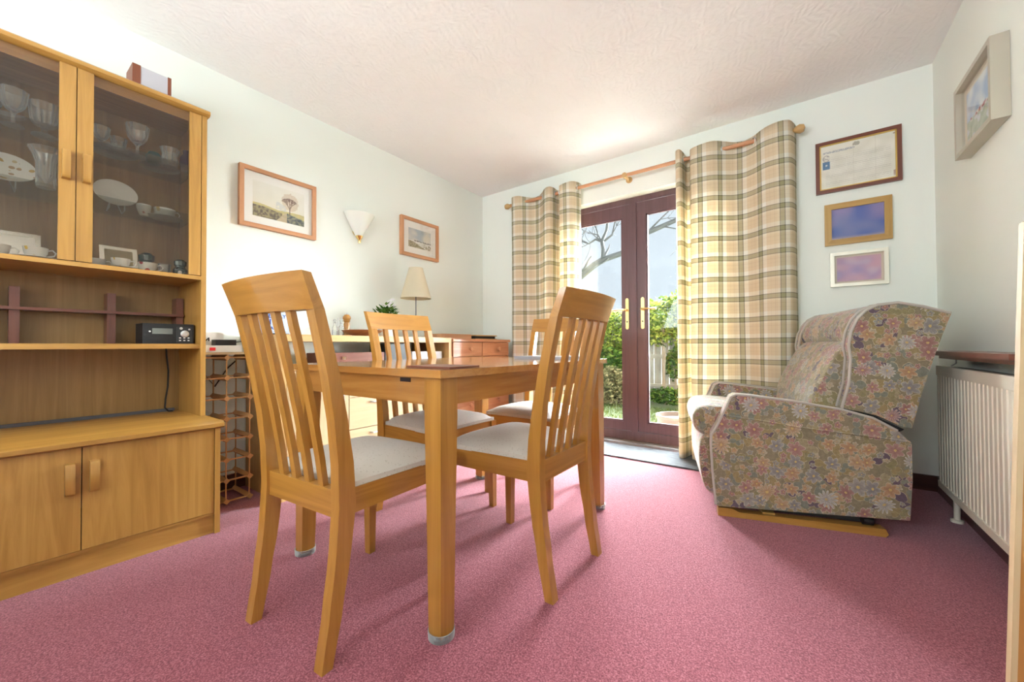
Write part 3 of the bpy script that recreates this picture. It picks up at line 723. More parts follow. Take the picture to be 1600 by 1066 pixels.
M_CHW = plain('white_china', (.82, .81, .77), .18)
M_CHG = mat_china('gilt_sprigged_china', [(.55, .38, .13), (.62, .50, .30), (.45, .30, .18)])
M_CHP = mat_china('pansy_china', [(.75, .50, .06), (.20, .14, .42), (.30, .22, .50)])
M_CHR = mat_china('rose_china', [(.45, .05, .07), (.38, .12, .12), (.16, .22, .10)])
def plate(label, x, y, z, r, mat, tilt=70, stand=True, oval=1.0, cat='plate'):
    t = thing('display_plate', label, cat, (x, y, z), 0, 'china in the wall unit')
    bm = B(); lathe(bm, [(0, 0), (r*.55, 0), (r*.62, .006), (r, .018), (r*.99, .021), (r*.6, .010), (0, .004)], n=36)
    bm.transform(Matrix.Translation((x, y, z+r*oval*sin(radians(tilt))+.012)) @ Matrix.Rotation(radians(tilt), 4, 'Y') @ Matrix.Diagonal((oval, 1, 1, 1)))
    mk('plate', bm, mat, t, smooth=True)
    bm = B()
    for s in (-.025, .025):
        tube(bm, [(x+.045, y+s, z+.03), (x+.04, y+s, z+.004), (x-.02, y+s, z+.003), (x-.05, y+s*.3, z+.07)], .0022, 6)
    mk('stand', bm, plain('white_wire', (.75, .75, .73), .4), t)
    return t
plate('pale oval china plate on a wire stand behind the right display door', -2.56, .385, zm, .075, M_CHW, 62)
plate('sprigged china plate on a wire stand behind the left display door', -2.55, .07, zm, .082, M_CHG, 55)
def cup(label, x, y, z, mat, saucer=True, r=.034, h=.048, ha=0, sr=.062, tilt=0):
    t = thing('teacup', label, 'cup', (x, y, z), 0, 'china in the wall unit')
    zz = z+.0006
    if saucer:
        bm = B(); lathe(bm, [(0, 0), (sr*.5, 0), (sr, .010), (sr*.98, .012), (sr*.5, .004), (0, .004)], n=30)
        bm.transform(Matrix.Translation((x, y, zz))); mk('saucer', bm, mat if tilt else M_CHW, t, smooth=True); zz += .0045
    bm = B(); lathe(bm, [(0, 0), (r*.55, 0), (r*.6, .006), (r*.9, h*.5), (r, h), (r*.95, h), (r*.83, h*.5), (r*.5, .008), (0, .008)], (x, y, zz), 28)
    c = mk('cup', bm, mat, t, smooth=True)
    dx, dy = cos(ha), sin(ha)
    bm = B(); tube(bm, [(x+dx*(r*.93+k[0]), y+dy*(r*.93+k[0]), zz+h*k[1]) for k in ((0, .85), (.012, .92), (.02, .7), (.016, .45), (-.002, .3))], .0028, 7)
    mk('handle', bm, M_CHW, c, smooth=True); return t
cup('gilt cream soup cup with a looped handle on its saucer', -2.53, .555, zm, M_CHG, True, .042, .048, pi/2, .072)
cup('small sugar bowl with a red flower on the lower glass shelf', -2.53, .478, zm, M_CHR, False, .028, .052, pi)
cup('pansy painted teacup on a white saucer before the silver frame', -2.40, .380, zb, M_CHP, True, .032, .045, pi/2, .060)
cup('rose painted teacup in front of the dark green jar', -2.40, .468, zb, M_CHR, False, .036, .045, pi/2)
cup('pale teacup tucked behind the middle door stile', -2.46, .312, zb, M_CHG, False, .032, .045, pi/2)
cup('pansy painted teacup and saucer behind the left display door', -2.40, .142, zb, M_CHP, True, .034, .046, pi/2, .062)
cup('pansy painted teacup at the foot of the silver tray', -2.42, .050, zb, M_CHP, False, .034, .048, pi/2)
def leaning(name, label, cat, x, y, w, h, inner, innermat):
    t = thing(name, label, cat, (x, y, zb), 0)
    R = Matrix.Translation((x, y, zb+.001)) @ Matrix.Rotation(radians(-14), 4, 'Y')
    bm = B(); f = .016
    for a, b, c, d in ((-w/2, w/2, 0, f), (-w/2, w/2, h-f, h), (-w/2, -w/2+f, f, h-f), (w/2-f, w/2, f, h-f)): box(bm, -.004, .004, a, b, c, d)
    bm.transform(R); mk('frame', bm, M_SILVER, t, bevel=.002)
    bm = box(B(), -.003, .001, -w/2+f, w/2-f, f, h-f); bm.transform(R); mk('picture', bm, innermat, t)
leaning('photo_frame', 'silver photo frame standing behind the pansy teacup', 'photo frame', -2.50, .392, .125, .125, 0, plain('sepia_photo', (.38, .30, .16), .4, var=.4))
leaning('silver_tray', 'ornate silver tray leaning behind the left display door', 'tray', -2.54, .085, .16, .135, 0, plain('bright_silver', (.72, .71, .66), .3, 1, var=.15))
GJ = plain('dark_green_glass', (.018, .05, .04), .12, coat=.6)
JAR = [(0, 0), (.030, 0), (.034, .01), (.034, .05), (.022, .066), (.022, .072), (.028, .075), (.030, .10), (.016, .112), (0, .113)]
glass_item('lidded_jar', JAR, -2.52, .488, zb, 'dark green lidded jar behind the rose teacup', 12, GJ, 'jar')
glass_item('lidded_jar', [(r*.85, h*.8) for r, h in JAR], -2.45, .598, zb, 'smaller dark green jar at the end of the bottom shelf', 12, GJ, 'jar')
glass_item('tumbler', TUM, -2.46, .540, zb, 'small clear glass tumbler on the bottom shelf beside the rose teacup', 20, smooth=True)
glass_item('thimble', [(0, 0), (.009, 0), (.008, .018), (.005, .022), (0, .023)], -2.36, .575, zb, 'white china thimble in front of the smaller green jar', 14, M_CHW, 'thimble', 'thimbles in the wall unit', True)
glass_item('thimble', [(0, 0), (.008, 0), (.007, .015), (.004, .019), (0, .02)], -2.36, .594, zb, 'glassy small thimble at the end door stile', 14, None, 'thimble', 'thimbles in the wall unit', True)

# ------------------------------------------------------------------ wine rack and what lies on it
wr = thing('wine_rack', 'slatted wooden wine rack between the wall unit and the sideboard', 'wine rack', (-2.5, .78, 0))
rk = wood('rack', 'x'); RX0, RX1 = -2.60, -2.388
cols = (.671, .778, .885); rows = [.020+.1065*k for k in range(8)]
def shared(name, bm, mat, spots, **k):
    first = None
    for s in spots:
        if first is None: first = mk(name, bm, mat, wr, **k); s0 = Vector(s)
        else:
            c = first.copy(); COL.objects.link(c); c.parent = wr; c.location = Vector(s)-s0
bm = B(); h = .0155; prism(bm, [(cols[0], rows[0]-h), (cols[0]+h, rows[0]), (cols[0], rows[0]+h), (cols[0]-h, rows[0])], 'x', RX0, RX1)
shared('bar', bm, rk, [(0, y, z) for y in cols for z in rows])
bm = box(B(), RX1-.018, RX1-.006, cols[0]+.012, cols[1]-.012, rows[0]-.003, rows[0]+.003); bm2 = box(B(), RX0+.006, RX0+.018, cols[0]+.012, cols[1]-.012, rows[0]-.003, rows[0]+.003)
shared('crosspiece', bm, wood('rack', 'y'), [(0, y, z) for y in cols[:2] for z in rows]); shared('crosspiece', bm2, wood('rack', 'y'), [(0, y, z) for y in cols[:2] for z in rows])
for xx in (RX1-.012, RX0+.012):
    bm = B(); tube(bm, [(xx, cols[0], rows[0]+.012), (xx, cols[0], rows[1]-.012)], .0035, 6); shared('dowel', bm, wood('rack', 'z'), [(0, y, z) for y in cols for z in rows[:-1]], smooth=True)
mk('top_board', box(B(), -2.63, -2.375, .667, .935, rows[-1]+.016, rows[-1]+.028), wood('pale', 'y'), wr, bevel=.002)
ZR = rows[-1]+.0285
el = thing('extension_lead', 'white extension lead with a red switch on the wine rack', 'extension lead', (-2.46, .78, ZR))
mk('socket_bar', box(B(), -2.50, -2.44, .68, .86, ZR, ZR+.035), M_WHITE, el, bevel=.006)
mk('switch', box(B(), -2.440, -2.434, .716, .740, ZR+.008, ZR+.024), plain('red_switch', (.8, .03, .04), .3), el)
pa = thing('plug_adapter', 'black plug adapter with a thin lead resting on the extension lead', 'plug', (-2.46, .80, ZR+.035))
mk('body', box(B(), -2.50, -2.44, .742, .835, ZR+.0355, ZR+.065), M_BLACK, pa, bevel=.008)
bm = B(); tube(bm, [(-2.46, .835, ZR+.052), (-2.45, .87, ZR+.058), (-2.44, .905, ZR+.045), (-2.44, .925, ZR+.02), (-2.45, .90, ZR+.004)], .003, 6); mk('lead', bm, M_BLACK, pa, smooth=True)
o = thing('charger', 'white mains charger standing behind the extension lead', 'charger', (-2.54, .74, ZR))
mk('body', box(B(), -2.58, -2.515, .69, .80, ZR, ZR+.105), M_WHITE, o, bevel=.018, seg=3)
bm = B(); tube(bm, [(-2.515, .735, ZR+.06), (-2.50, .73, ZR+.075), (-2.495, .715, ZR+.06), (-2.50, .70, ZR+.04)], .003, 6); mk('lead', bm, M_BLACK, o, smooth=True)
for k, (lab, pts) in enumerate((('upper', [(-2.645, .70, .62), (-2.64, .76, .66), (-2.64, .80, .60), (-2.64, .86, .70), (-2.64, .90, .74)]), ('lower', [(-2.645, .72, .50), (-2.64, .78, .46), (-2.64, .84, .40), (-2.64, .80, .20), (-2.64, .72, .15)]))):
    bm = B(); tube(bm, pts, .004, 6); o = mk('trailing_cable', bm, M_BLACK if k == 0 else M_WHITE, smooth=True)
    tag(o, ('black' if k == 0 else 'white')+' cable looping behind the '+lab+' part of the wine rack', 'cable')

# ------------------------------------------------------------------ sideboard
SX0, SX1, SY0, SY1, SZ = -2.645, -2.20, .955, 2.222, .888
sb = thing('sideboard', 'light beech sideboard with an open shelf above pale drawers', 'sideboard', ((SX0+SX1)/2, (SY0+SY1)/2, 0))
by, bz = wood('beech', 'y'), wood('beech', 'z')
mk('top', box(B(), SX0, SX1, SY0, SY1, SZ-.038, SZ), by, sb, bevel=.002)
for y in (SY0, SY1-.030): mk('side_panel', box(B(), SX0, SX1, y, y+.030, 0, SZ-.038), bz, sb, bevel=.002)
mk('shelf', box(B(), SX0, SX1, SY0+.03, SY1-.03, .690, .715), by, sb)
mk('base', box(B(), SX0, SX1-.03, SY0+.03, SY1-.03, .0, .07), by, sb)
mk('added_backing', box(B(), -2.47, -2.462, SY0+.03, 1.64, .715, SZ-.038), plain('added_mint_board', (.80, .84, .78), .7), sb)  # backing added in place of the wall behind, to brighten the open shelf
mk('carcass_back', box(B(), SX0, SX0+.01, SY0+.03, SY1-.03, .07, .69), by, sb)
py_ = wood('pale', 'y')
o = mk('door', box(B(), SX1-.018, SX1-.002, SY0+.034, 1.345, .075, .685), wood('pale', 'z'), sb, bevel=.002)
mk('handle', box(B(), SX1-.002, SX1+.012, 1.30, 1.312, .50, .60), M_STEEL, o)
for a, b in ((1.350, 1.765), (1.770, SY1-.034)):
    for z0, z1 in ((.075, .310), (.314, .505), (.509, .685)):
        d = mk('drawer', box(B(), SX1-.018, SX1-.002, a, b, z0, z1), py_, sb, bevel=.002)
        hz = z1-.035; ym = (a+b)/2-.02; bm = B(); tube(bm, [(SX1-.003, ym-.04, hz), (SX1+.02, ym-.035, hz), (SX1+.02, ym+.035, hz), (SX1-.003, ym+.04, hz)], .005, 8); mk('handle', bm, M_STEEL, d, smooth=True)
# in the open shelf
bx = thing('cutlery_case', 'dark brown cutlery case with a silver clasp in the sideboard shelf', 'case', (-2.33, 1.42, .7155))
mk('case_body', box(B(), -2.42, -2.245, 1.20, 1.63, .7155, .783), wood('mahog', 'y'), bx, bevel=.004)
mk('clasp', box(B(), -2.246, -2.240, 1.325, 1.350, .742, .760), M_SILVER, bx)
o = mk('black_book', box(B(), -2.44, -2.26, 1.65, 1.86, .7155, .84), M_BLACK, bevel=.003); tag(o, 'black file box standing in the sideboard shelf', 'box')
o = mk('document_box', box(B(), -2.43, -2.245, 1.87, 2.16, .7155, .782), plain('pale_card', (.62, .58, .60), .6), bevel=.003); tag(o, 'pale card box at the chest end of the sideboard shelf', 'box')
# on top of the sideboard
def day_clock():
    t = thing('day_clock', 'digital day clock reading Tuesday on the end of the sideboard', 'clock', (-2.40, 1.0, SZ), radians(-8))
    mk('back', box(B(), -.016, 0, -.085, .085, .006, .152), plain('blue_black_plastic', (.03, .05, .12), .3), t, bevel=.004, world=False)
    mk('bezel', box(B(), 0, .006, -.082, .082, .009, .149), plain('silver_bezel', (.42, .47, .56), .35), t, bevel=.002, world=False)
    sc = mk('screen', box(B(), .006, .008, -.072, .072, .024, .124), plain('lcd_blue', (.50, .62, .92), .3, var=.02), t, world=False)
    mk('foot', box(B(), -.05, .01, -.05, .05, .0005, .010), M_BLACK, t, world=False)
    for txt, z, s in (('TUESDAY', .096, .030), ('12:', .060, .042), ('MAY 2', .031, .024)):
        cu = bpy.data.curves.new('lettering', 'FONT'); cu.body = txt; cu.size = s; cu.align_x = 'CENTER'; cu.extrude = .0002; cu.offset = .0009
        ob = bpy.data.objects.new('tmp', cu); COL.objects.link(ob); dg = bpy.context.evaluated_depsgraph_get()
        me = bpy.data.meshes.new_from_object(ob.evaluated_get(dg)); bpy.data.objects.remove(ob)
        me.transform(Matrix.Translation((.0084, 0, z)) @ Matrix.Rotation(radians(90), 4, 'Z') @ Matrix.Rotation(radians(90), 4, 'X'))
        me.materials.clear(); me.materials.append(plain('lcd_ink', (.02, .05, .25), .4)); q = bpy.data.objects.new('lettering', me); COL.objects.link(q); q.parent = sc
day_clock()
cr = thing('cruet_set', 'clear glass cruet bottles beside the pepper mill', 'cruet', (-2.46, 1.425, SZ))
for dy in (-.022, .022):
    b_ = mk('bottle', lathe(B(), [(0, SZ+.0005), (.017, SZ+.0005), (.018, SZ+.06), (.008, SZ+.078), (.008, SZ+.09), (.011, SZ+.092)], (-2.46, 1.425+dy, 0), 16), M_CRYSTAL, cr, smooth=True)
    mk('stopper', lathe(B(), [(.006, SZ+.088), (.006, SZ+.095), (.010, SZ+.104), (.007, SZ+.113), (0, SZ+.115)], (-2.46, 1.425+dy, 0), 14), M_CRYSTAL, b_, smooth=True)
bm = B(); tube(bm, [(-2.46, 1.425, SZ), (-2.46, 1.425, SZ+.125)], .003, 8); mk('carrying_rod', bm, M_STEEL, cr)
pm = thing('pepper_mill', 'turned wooden pepper mill behind the wooden bowl', 'pepper mill', (-2.555, 1.545, SZ))
mk('body', lathe(B(), [(0, SZ+.0005), (.027, SZ+.0005), (.028, SZ+.015), (.020, SZ+.04), (.021, SZ+.09), (.017, SZ+.105), (.024, SZ+.115), (.0235, SZ+.118)], (-2.555, 1.545, 0), 24), wood('bowl', 'z') if 0 else wood('chair', 'z'), pm, smooth=True)
mk('head', lathe(B(), [(.02, SZ+.119), (.027, SZ+.128), (.027, SZ+.142), (.015, SZ+.157), (0, SZ+.160)], (-2.555, 1.545, 0), 24), wood('chair', 'z'), pm, smooth=True)
mk('knob', lathe(B(), [(.003, SZ+.159), (.006, SZ+.166), (.004, SZ+.173), (0, SZ+.174)], (-2.555, 1.545, 0), 12), M_STEEL, pm, smooth=True)
o = mk('fruit_bowl', lathe(B(), [(0, SZ+.0005), (.06, SZ+.0005), (.065, SZ+.006), (.12, SZ+.030), (.135, SZ+.042), (.130, SZ+.044), (.10, SZ+.030), (.05, SZ+.014), (0, SZ+.012)], (-2.38, 1.555, 0), 36), wood('bowl', 'x'), smooth=True); tag(o, 'wide shallow wooden bowl on the sideboard', 'bowl')
pp = thing('potted_plant', 'small potted plant with white flowers on the sideboard', 'plant', (-2.45, 1.80, SZ))
mk('pot', lathe(B(), [(0, SZ+.0005), (.05, SZ+.0005), (.065, SZ+.11), (.068, SZ+.115), (.062, SZ+.115), (.055, SZ+.09), (0, SZ+.09)], (-2.45, 1.80, 0), 24), M_CHW, pp, smooth=True)
random.seed(3); bm = B(); vs = []
for i in range(260):
    a = random.uniform(0, 6.28); rr_ = .095*math.sqrt(random.random()); p = Vector((-2.45+rr_*cos(a)*.8, 1.80+rr_*sin(a), SZ+.15+random.uniform(0, .12)*(1.1-rr_*7)))
    u = Vector((cos(a), sin(a), random.uniform(.1, .9))).normalized(); w = u.cross(Vector((0, 0, 1))).normalized(); s = random.uniform(.014, .026)
    bm.faces.new([bm.verts.new(q) for q in (p-u*s, p+w*s*.55, p+u*s, p-w*s*.55)])
mk('foliage', bm, mat_leaf('pot_leaf', (.03, .09, .012), (.07, .17, .02), (.16, .28, .05)), pp)['kind'] = 'stuff'
for i in range(16):
    a = random.uniform(0, 6.28); rr_ = random.uniform(.03, .10); c = Vector((-2.45+rr_*cos(a)*.7, 1.80+abs(rr_*sin(a))*1.0-.02, SZ+.21+random.uniform(0, .08)))
    bm = B(); 
    for k in range(5):
        t = k*2*pi/5; u = Vector((.5*cos(t), cos(t), sin(t))).normalized()*.011; w = u.orthogonal().normalized()*.006
        bm.faces.new([bm.verts.new(q) for q in (c, c+u*.6+w, c+u, c+u*.6-w)])
    mk('flower', bm, plain('white_petal', (.86, .84, .86), .6), pp)
bm = B()
tl_ = thing('table_lamp', 'table lamp with a cream cone shade on a thin steel stem', 'lamp', (-2.467, 2.09, SZ))
lathe(bm, [(.0535, 1.4525), (.0545, 1.4525), (.1205, 1.205), (.1193, 1.205), (.0535, 1.4520)], (-2.467, 2.09, 0), 40)
sh = newmat('cream_lampshade'); sh[2].inputs['Base Color'].default_value = (.80, .72, .55, 1); sh[2].inputs['Roughness'].default_value = .8
g = N(sh[1]); sh[1].links.new(g.mix(g.noise(g.coord('Object'), 120, 3), (.76, .68, .50), (.83, .76, .60)), sh[2].inputs['Base Color'])
tlu = g.n('ShaderNodeBsdfTranslucent'); tlu.inputs[0].default_value = (.85, .78, .62, 1); mxs = g.n('ShaderNodeMixShader'); mxs.inputs[0].default_value = .4
sh[1].links.new(sh[2].outputs[0], mxs.inputs[1]); sh[1].links.new(tlu.outputs[0], mxs.inputs[2]); sh[1].links.new(mxs.outputs[0], sh[1].nodes['Material Output'].inputs[0])
mk('lamp_shade', bm, sh[0], tl_, smooth=True)
bm = B(); tube(bm, [(-2.467, 2.09, SZ+.01), (-2.467, 2.09, 1.30)], .004, 10); mk('stem', bm, plain('dark_stem_steel', (.14, .16, .18), .35, .8), tl_, smooth=True)
mk('base', lathe(B(), [(0, SZ+.0005), (.075, SZ+.0005), (.075, SZ+.008), (.02, SZ+.016), (0, SZ+.016)], (-2.467, 2.09, 0), 32), M_STEEL, tl_, smooth=True)
mk('bulb', lathe(B(), [(0, 1.29), (.014, 1.30), (.028, 1.34), (.022, 1.37), (0, 1.38)], (-2.467, 2.09, 0), 20), M_WHITE, tl_, smooth=True)

# ------------------------------------------------------------------ pine chest
CY0, CY1, CZ = 2.236, 2.984, .880
pc = thing('pine_chest', 'reddish pine chest of drawers beside the plaid curtain', 'chest of drawers', (-2.43, 2.61, 0))
pz, py2 = wood('pine', 'z'), wood('pine', 'y')
mk('top', box(B(), -2.65, -2.188, CY0-.006, CY1+.006, CZ-.022, CZ), py2, pc, bevel=.004)
bm = B(); box(bm, -2.645, -2.215, CY0, CY0+.018, 0, CZ-.022); box(bm, -2.645, -2.215, CY1-.018, CY1, 0, CZ-.022); box(bm, -2.645, -2.635, CY0, CY1, 0, CZ-.022); box(bm, -2.62, -2.222, CY0+.02, CY1-.02, .02, CZ-.03)
mk('carcass', bm, pz, pc)
Ymid = 2.596
def pdrawer(a, b, z0, z1, knobs):
    d = mk('drawer', box(B(), -2.222, -2.200, a, b, z0, z1), py2, pc, bevel=.004)
    for ky in knobs:
        mk('knob', lathe(B(), [(.007, -2.201), (.007, -2.190), (.016, -2.182), (.014, -2.172), (0, -2.169)], (0, ky, (z0+z1)/2), 16, axis='x'), wood('pine', 'x'), d, smooth=True)
pdrawer(CY0+.006, Ymid-.003, .738, .854, [2.436]); pdrawer(Ymid+.003, CY1-.006, .738, .854, [2.815])
for z0, z1 in ((.590, .732), (.425, .584), (.245, .419), (.065, .239)): pdrawer(CY0+.006, CY1-.006, z0, z1, [2.436, 2.815])
for k in range(9):
    y = random.uniform(CY0+.05, CY1-.05); z = random.uniform(.12, .84)
o = mk('wooden_tray', box(B(), -2.56, -2.33, 2.26, 2.60, CZ+.0005, .925), wood('framew', 'y'), bevel=.003); tag(o, 'flat brown wooden tray on the pine chest', 'tray')
o = thing('record_case', 'low wooden case with a dark slot at the curtain end of the pine chest', 'case', (-2.45, 2.79, CZ))
for z in (CZ+.0005, CZ+.033): mk('board', box(B(), -2.55, -2.30, 2.62, 2.93, z, z+.009), wood('beech', 'y'), o)
mk('insert', box(B(), -2.54, -2.315, 2.63, 2.92, CZ+.0095, CZ+.033), M_BLACK, o)

# ------------------------------------------------------------------ pictures
def framed(name, label, cat, wall, a0, a1, z0, z1, fwid, depth, fmat, fn, nx, ny, mount=0, mcol=(.84, .82, .76), inner=None):
    """wall 'L','B','R'; a0..a1 along the wall"""
    def P(a, z, d):
        return {'L': (XL+d, a, z), 'B': (a, YB-d, z), 'R': (XR-d, a, z)}[wall]
    t = thing(name, label, cat, P((a0+a1)/2, z0, 0))
    e = .001
    for (p, q, r_, s_, mitre) in ((a0, a1, z0, z0+fwid, 'b'), (a0, a1, z1-fwid, z1, 't'), (a0, a0+fwid, z0, z1, 'l'), (a1-fwid, a1, z0, z1, 'r')):
        bm = B()
        c = {'b': [(a0, z0), (a1, z0), (a1-fwid, z0+fwid), (a0+fwid, z0+fwid)], 't': [(a0+fwid, z1-fwid), (a1-fwid, z1-fwid), (a1, z1), (a0, z1)],
             'l': [(a0, z0), (a0+fwid, z0+fwid), (a0+fwid, z1-fwid), (a0, z1)], 'r': [(a1-fwid, z0+fwid), (a1, z0), (a1, z1), (a1-fwid, z1-fwid)]}[mitre]
        hexa(bm, [P(x, z, e) for x, z in c], [P(x, z, depth) for x, z in c]); mk('frame_rail', bm, fmat('y' if wall != 'B' else 'x') if mitre in 'bt' else fmat('z'), t, bevel=.003)
    if inner:
        bm = B(); f2 = fwid+.007
        for p, q, r_, s_ in ((a0+fwid, a1-fwid, z0+fwid, z0+f2), (a0+fwid, a1-fwid, z1-f2, z1-fwid), (a0+fwid, a0+f2, z0+fwid, z1-fwid), (a1-f2, a1-fwid, z0+fwid, z1-fwid)):
            hexa(bm, [P(x, z, e) for x, z in ((p, r_), (q, r_), (q, s_), (p, s_))], [P(x, z, depth*.8) for x, z in ((p, r_), (q, r_), (q, s_), (p, s_))])
        mk('inner_slip', bm, inner, t)
    i0, i1, j0, j1 = a0+fwid, a1-fwid, z0+fwid, z1-fwid
    dd = depth*.45
    def flat(nm, x0, x1, y0, y1, d, mat):
        bm = B(); hexa(bm, [P(x, z, e) for x, z in ((x0, y0), (x1, y0), (x1, y1), (x0, y1))], [P(x, z, d) for x, z in ((x0, y0), (x1, y0), (x1, y1), (x0, y1))]); return mk(nm, bm, mat, t)
    flat('mount', i0, i1, j0, j1, dd, plain('mount_%02d' % int(mcol[0]*100), mcol, .8, var=.02))
    k0, k1, l0, l1 = i0+mount, i1-mount, j0+mount, j1-mount
    if wall == 'L': PP = lambda u, v: P(k0+u, l0+v, dd+.0008)
    elif wall == 'R': PP = lambda u, v: P(k1-u, l0+v, dd+.0008)
    else: PP = lambda u, v: P(k0+u, l0+v, dd+.0008)
    paint('print', t, k1-k0, l1-l0, nx, ny, fn, PP)
    flat_z = depth*.62
    bm = B(); hexa(bm, [P(x, z, flat_z) for x, z in ((i0, j0), (i1, j0), (i1, j1), (i0, j1))], [P(x, z, flat_z+.0015) for x, z in ((i0, j0), (i1, j0), (i1, j1), (i0, j1))]); mk('glass', bm, M_FRAMEGL, t)
    return t
def lerp(a, b, t): t = max(0, min(1, t)); return tuple(x+(y-x)*t for x, y in zip(a, b))
def nz(u, v, s, o=0): return noise.noise(Vector((u*s+o, v*s, o*1.7)))
TREE = []
def grow(x, y, a, l, d):
    x2, y2 = x+cos(a)*l*.85, y+sin(a)*l*1.25; TREE.append((x, y, x2, y2, .004*d/4))
    if d > 0:
        for da in (-.42, .04, .40): grow(x2, y2, a*.85+1.57*.15+da+random.uniform(-.16, .16), l*.74, d-1)
random.seed(11); grow(.70, .26, 1.57, .13, 4)
def treemask(u, v):
    best = 1
    for x1, y1, x2, y2, r_ in TREE:
        dx, dy = x2-x1, y2-y1; L2_ = dx*dx+dy*dy; t = max(0, min(1, ((u-x1)*dx+(v-y1)*dy)/L2_))
        d = math.hypot(u-x1-t*dx, (v-y1-t*dy)*.75)-r_
        if d < best: best = d
    return best
def art_lane(u, v):
    sky = lerp((.72, .68, .55), (.80, .78, .70), v+nz(u, v, 5)*.25)
    hor = .33+.03*nz(u, .3, 3)+(.13*(.45-u) if u < .45 else 0)
    c = sky
    rdist = math.hypot((u-.71)/.20, (v-.64)/.30)
    if rdist < 1: c = lerp(c, (.50, .34, .19), .42+.25*nz(u, v, 40)) if rdist < .86+.14*nz(u, v, 20) else c
    if abs(u-.53) < .10 and .3 < v < .56 and nz(u, v, 14, 3) > -.15: c = lerp(c, (.50, .54, .58), .5)
    if v < hor:
        c = lerp((.62, .52, .22), (.50, .46, .22), .5+nz(u, v, 12))
        if v < hor-.06 and u < .55: c = lerp((.34, .30, .16), (.15, .12, .10), .5+1.4*nz(u*1.2, v, 20, 2))
        lane0, lane1 = .28+.55*(.28-v), .66+.1*(.28-v)
        if v < .27 and lane0+.32*(v/.27) < u < lane1+.02: c = lerp((.46, .37, .22), (.54, .45, .30), .5+nz(u, v, 14))
        if u > .64 and v < .26-.32*(u-.64)+.03: c = lerp((.10, .12, .13), (.30, .30, .20), .5+1.2*nz(u, v, 24, 5))
    d = treemask(u, v)
    if d < .003: c = lerp((.16, .09, .07), c, .15)
    elif d < .008: c = lerp((.35, .22, .14), c, .6)
    return c
def art_beach(u, v):
    c = lerp((.70, .66, .56), (.42, .48, .52), .45+1.1*nz(u, v, 3.2, 4)+.5*(v-.6)) if v > .36 else (.76, .74, .68)
    if .30 < v < .40+.05*nz(u, 0, 8) and u > .25: c = (.20, .19, .17) if nz(u, v, 22) > -.25 else c
    if v < .34:
        c = lerp((.78, .76, .71), (.60, .56, .46), .4+nz(u, v, 6)*1.2)
        if v < .40-.5*u+.04*nz(u, v, 12) : c = lerp((.24, .20, .12), (.46, .40, .26), .5+nz(u, v, 15))
        if u > .66 and v < .26 and nz(u, v, 16, 7) > .0: c = (.26, .24, .16)
    return c
def art_deed(u, v):
    c = lerp((.70, .68, .58), (.79, .77, .68), .5+nz(u, v, 6))
    if abs(u-.46) < .004 or abs(u-.74) < .003: c = lerp(c, (.5, .47, .36), .35)
    if .08 < u < .93 and .07 < v < .72 and (v*26) % 1 < .34 and nz(u*70, v*26//1, 1) > -.25: c = lerp(c, (.38, .36, .32), .33)
    if .05 < u < .48 and abs(v-.83-.0*u) < .022 and nz(u, v, 60) > -.2: c = lerp(c, (.18, .22, .30), .6)
    if math.hypot((u-.50)/.05, (v-.90)/.045) < 1+.4*nz(u, v, 30): c = lerp(c, (.25, .22, .15), .7)
    if .045 < u < .145 and .46 < v < .63: c = (.10, .20, .34) if math.hypot((u-.095)*1.6, v-.55) > .022 else (.7, .72, .72)
    r_ = math.hypot((u-.095)/.05, (v-.70)/.075)
    if r_ < 1 and (r_ > .78 or nz(u, v, 40) > .1) and u < .14: c = lerp(c, (.30, .28, .27), .75)
    if u > .955 and (.06 < v < .17 or .91 < v < .95) and (v*40) % 1 < .6: c = (.25, .10, .07)
    return c
def art_blue(u, v):
    a = lerp((.20, .22, .42), (.07, .12, .38), .5+1.2*nz(u, v, 2.4, 3)); a = lerp(a, (.33, .26, .46), max(0, .5*(v-.2)+nz(u, v, 2, 9)))
    if v < .10: a = lerp((.42, .36, .40), a, v*10)
    return a
def art_pink(u, v):
    a = lerp((.56, .34, .42), (.34, .27, .46), .5+1.3*nz(u, v, 2.3, 6)); a = lerp(a, (.60, .50, .60), max(0, nz(u, v, 3, 2)))
    return lerp(a, (.62, .36, .36), max(0, v-.72)*2.5)
def art_harbour(u, v):
    c = lerp((.34, .48, .70), (.78, .82, .85), .45+1.2*nz(u*1.2, v, 4, 8)) if v > .40 else lerp((.55, .60, .50), (.38, .46, .36), .5+nz(u, v, 8))
    if .36 < v < .44 and nz(u, 0, 11, 2) > -.1: c = (.40, .10, .12) if nz(u, v, 18) > -.1 else (.75, .72, .70)
    if v < .36 and nz(u*1, v, 9, 5) > .2: c = lerp((.62, .66, .72), (.7, .7, .74), u)
    if .14 < u < .17 and v < .30: c = (.3, .38, .26)
    return c
fw_ = lambda k: (lambda ax_: wood(k, ax_))
silverf = lambda ax_: plain('champagne_frame', (.56, .52, .43), .38, .55, var=.04)
creamf = lambda ax_: plain('cream_silver_frame', (.72, .69, .58), .32, .45, var=.04)
framed('framed_picture', 'wood-framed watercolour of a bare tree by a country lane above the table', 'picture', 'L', .915, 1.370, 1.548, 1.912, .024, .03, fw_('framew'), art_lane, 150, 110, .050)
framed('framed_picture', 'smaller wood-framed watercolour of a pale shoreline above the table lamp', 'picture', 'L', 2.083, 2.503, 1.592, 1.922, .026, .03, fw_('framew'), art_beach, 90, 70, .058)
framed('framed_certificate', 'old document with a blue stamp in a dark red-brown frame', 'certificate', 'B', .118, .512, 1.770, 2.094, .020, .022, fw_('mahog'), art_deed, 150, 110, 0.0, inner=plain('gilt_slip', (.62, .42, .12), .35, .7))
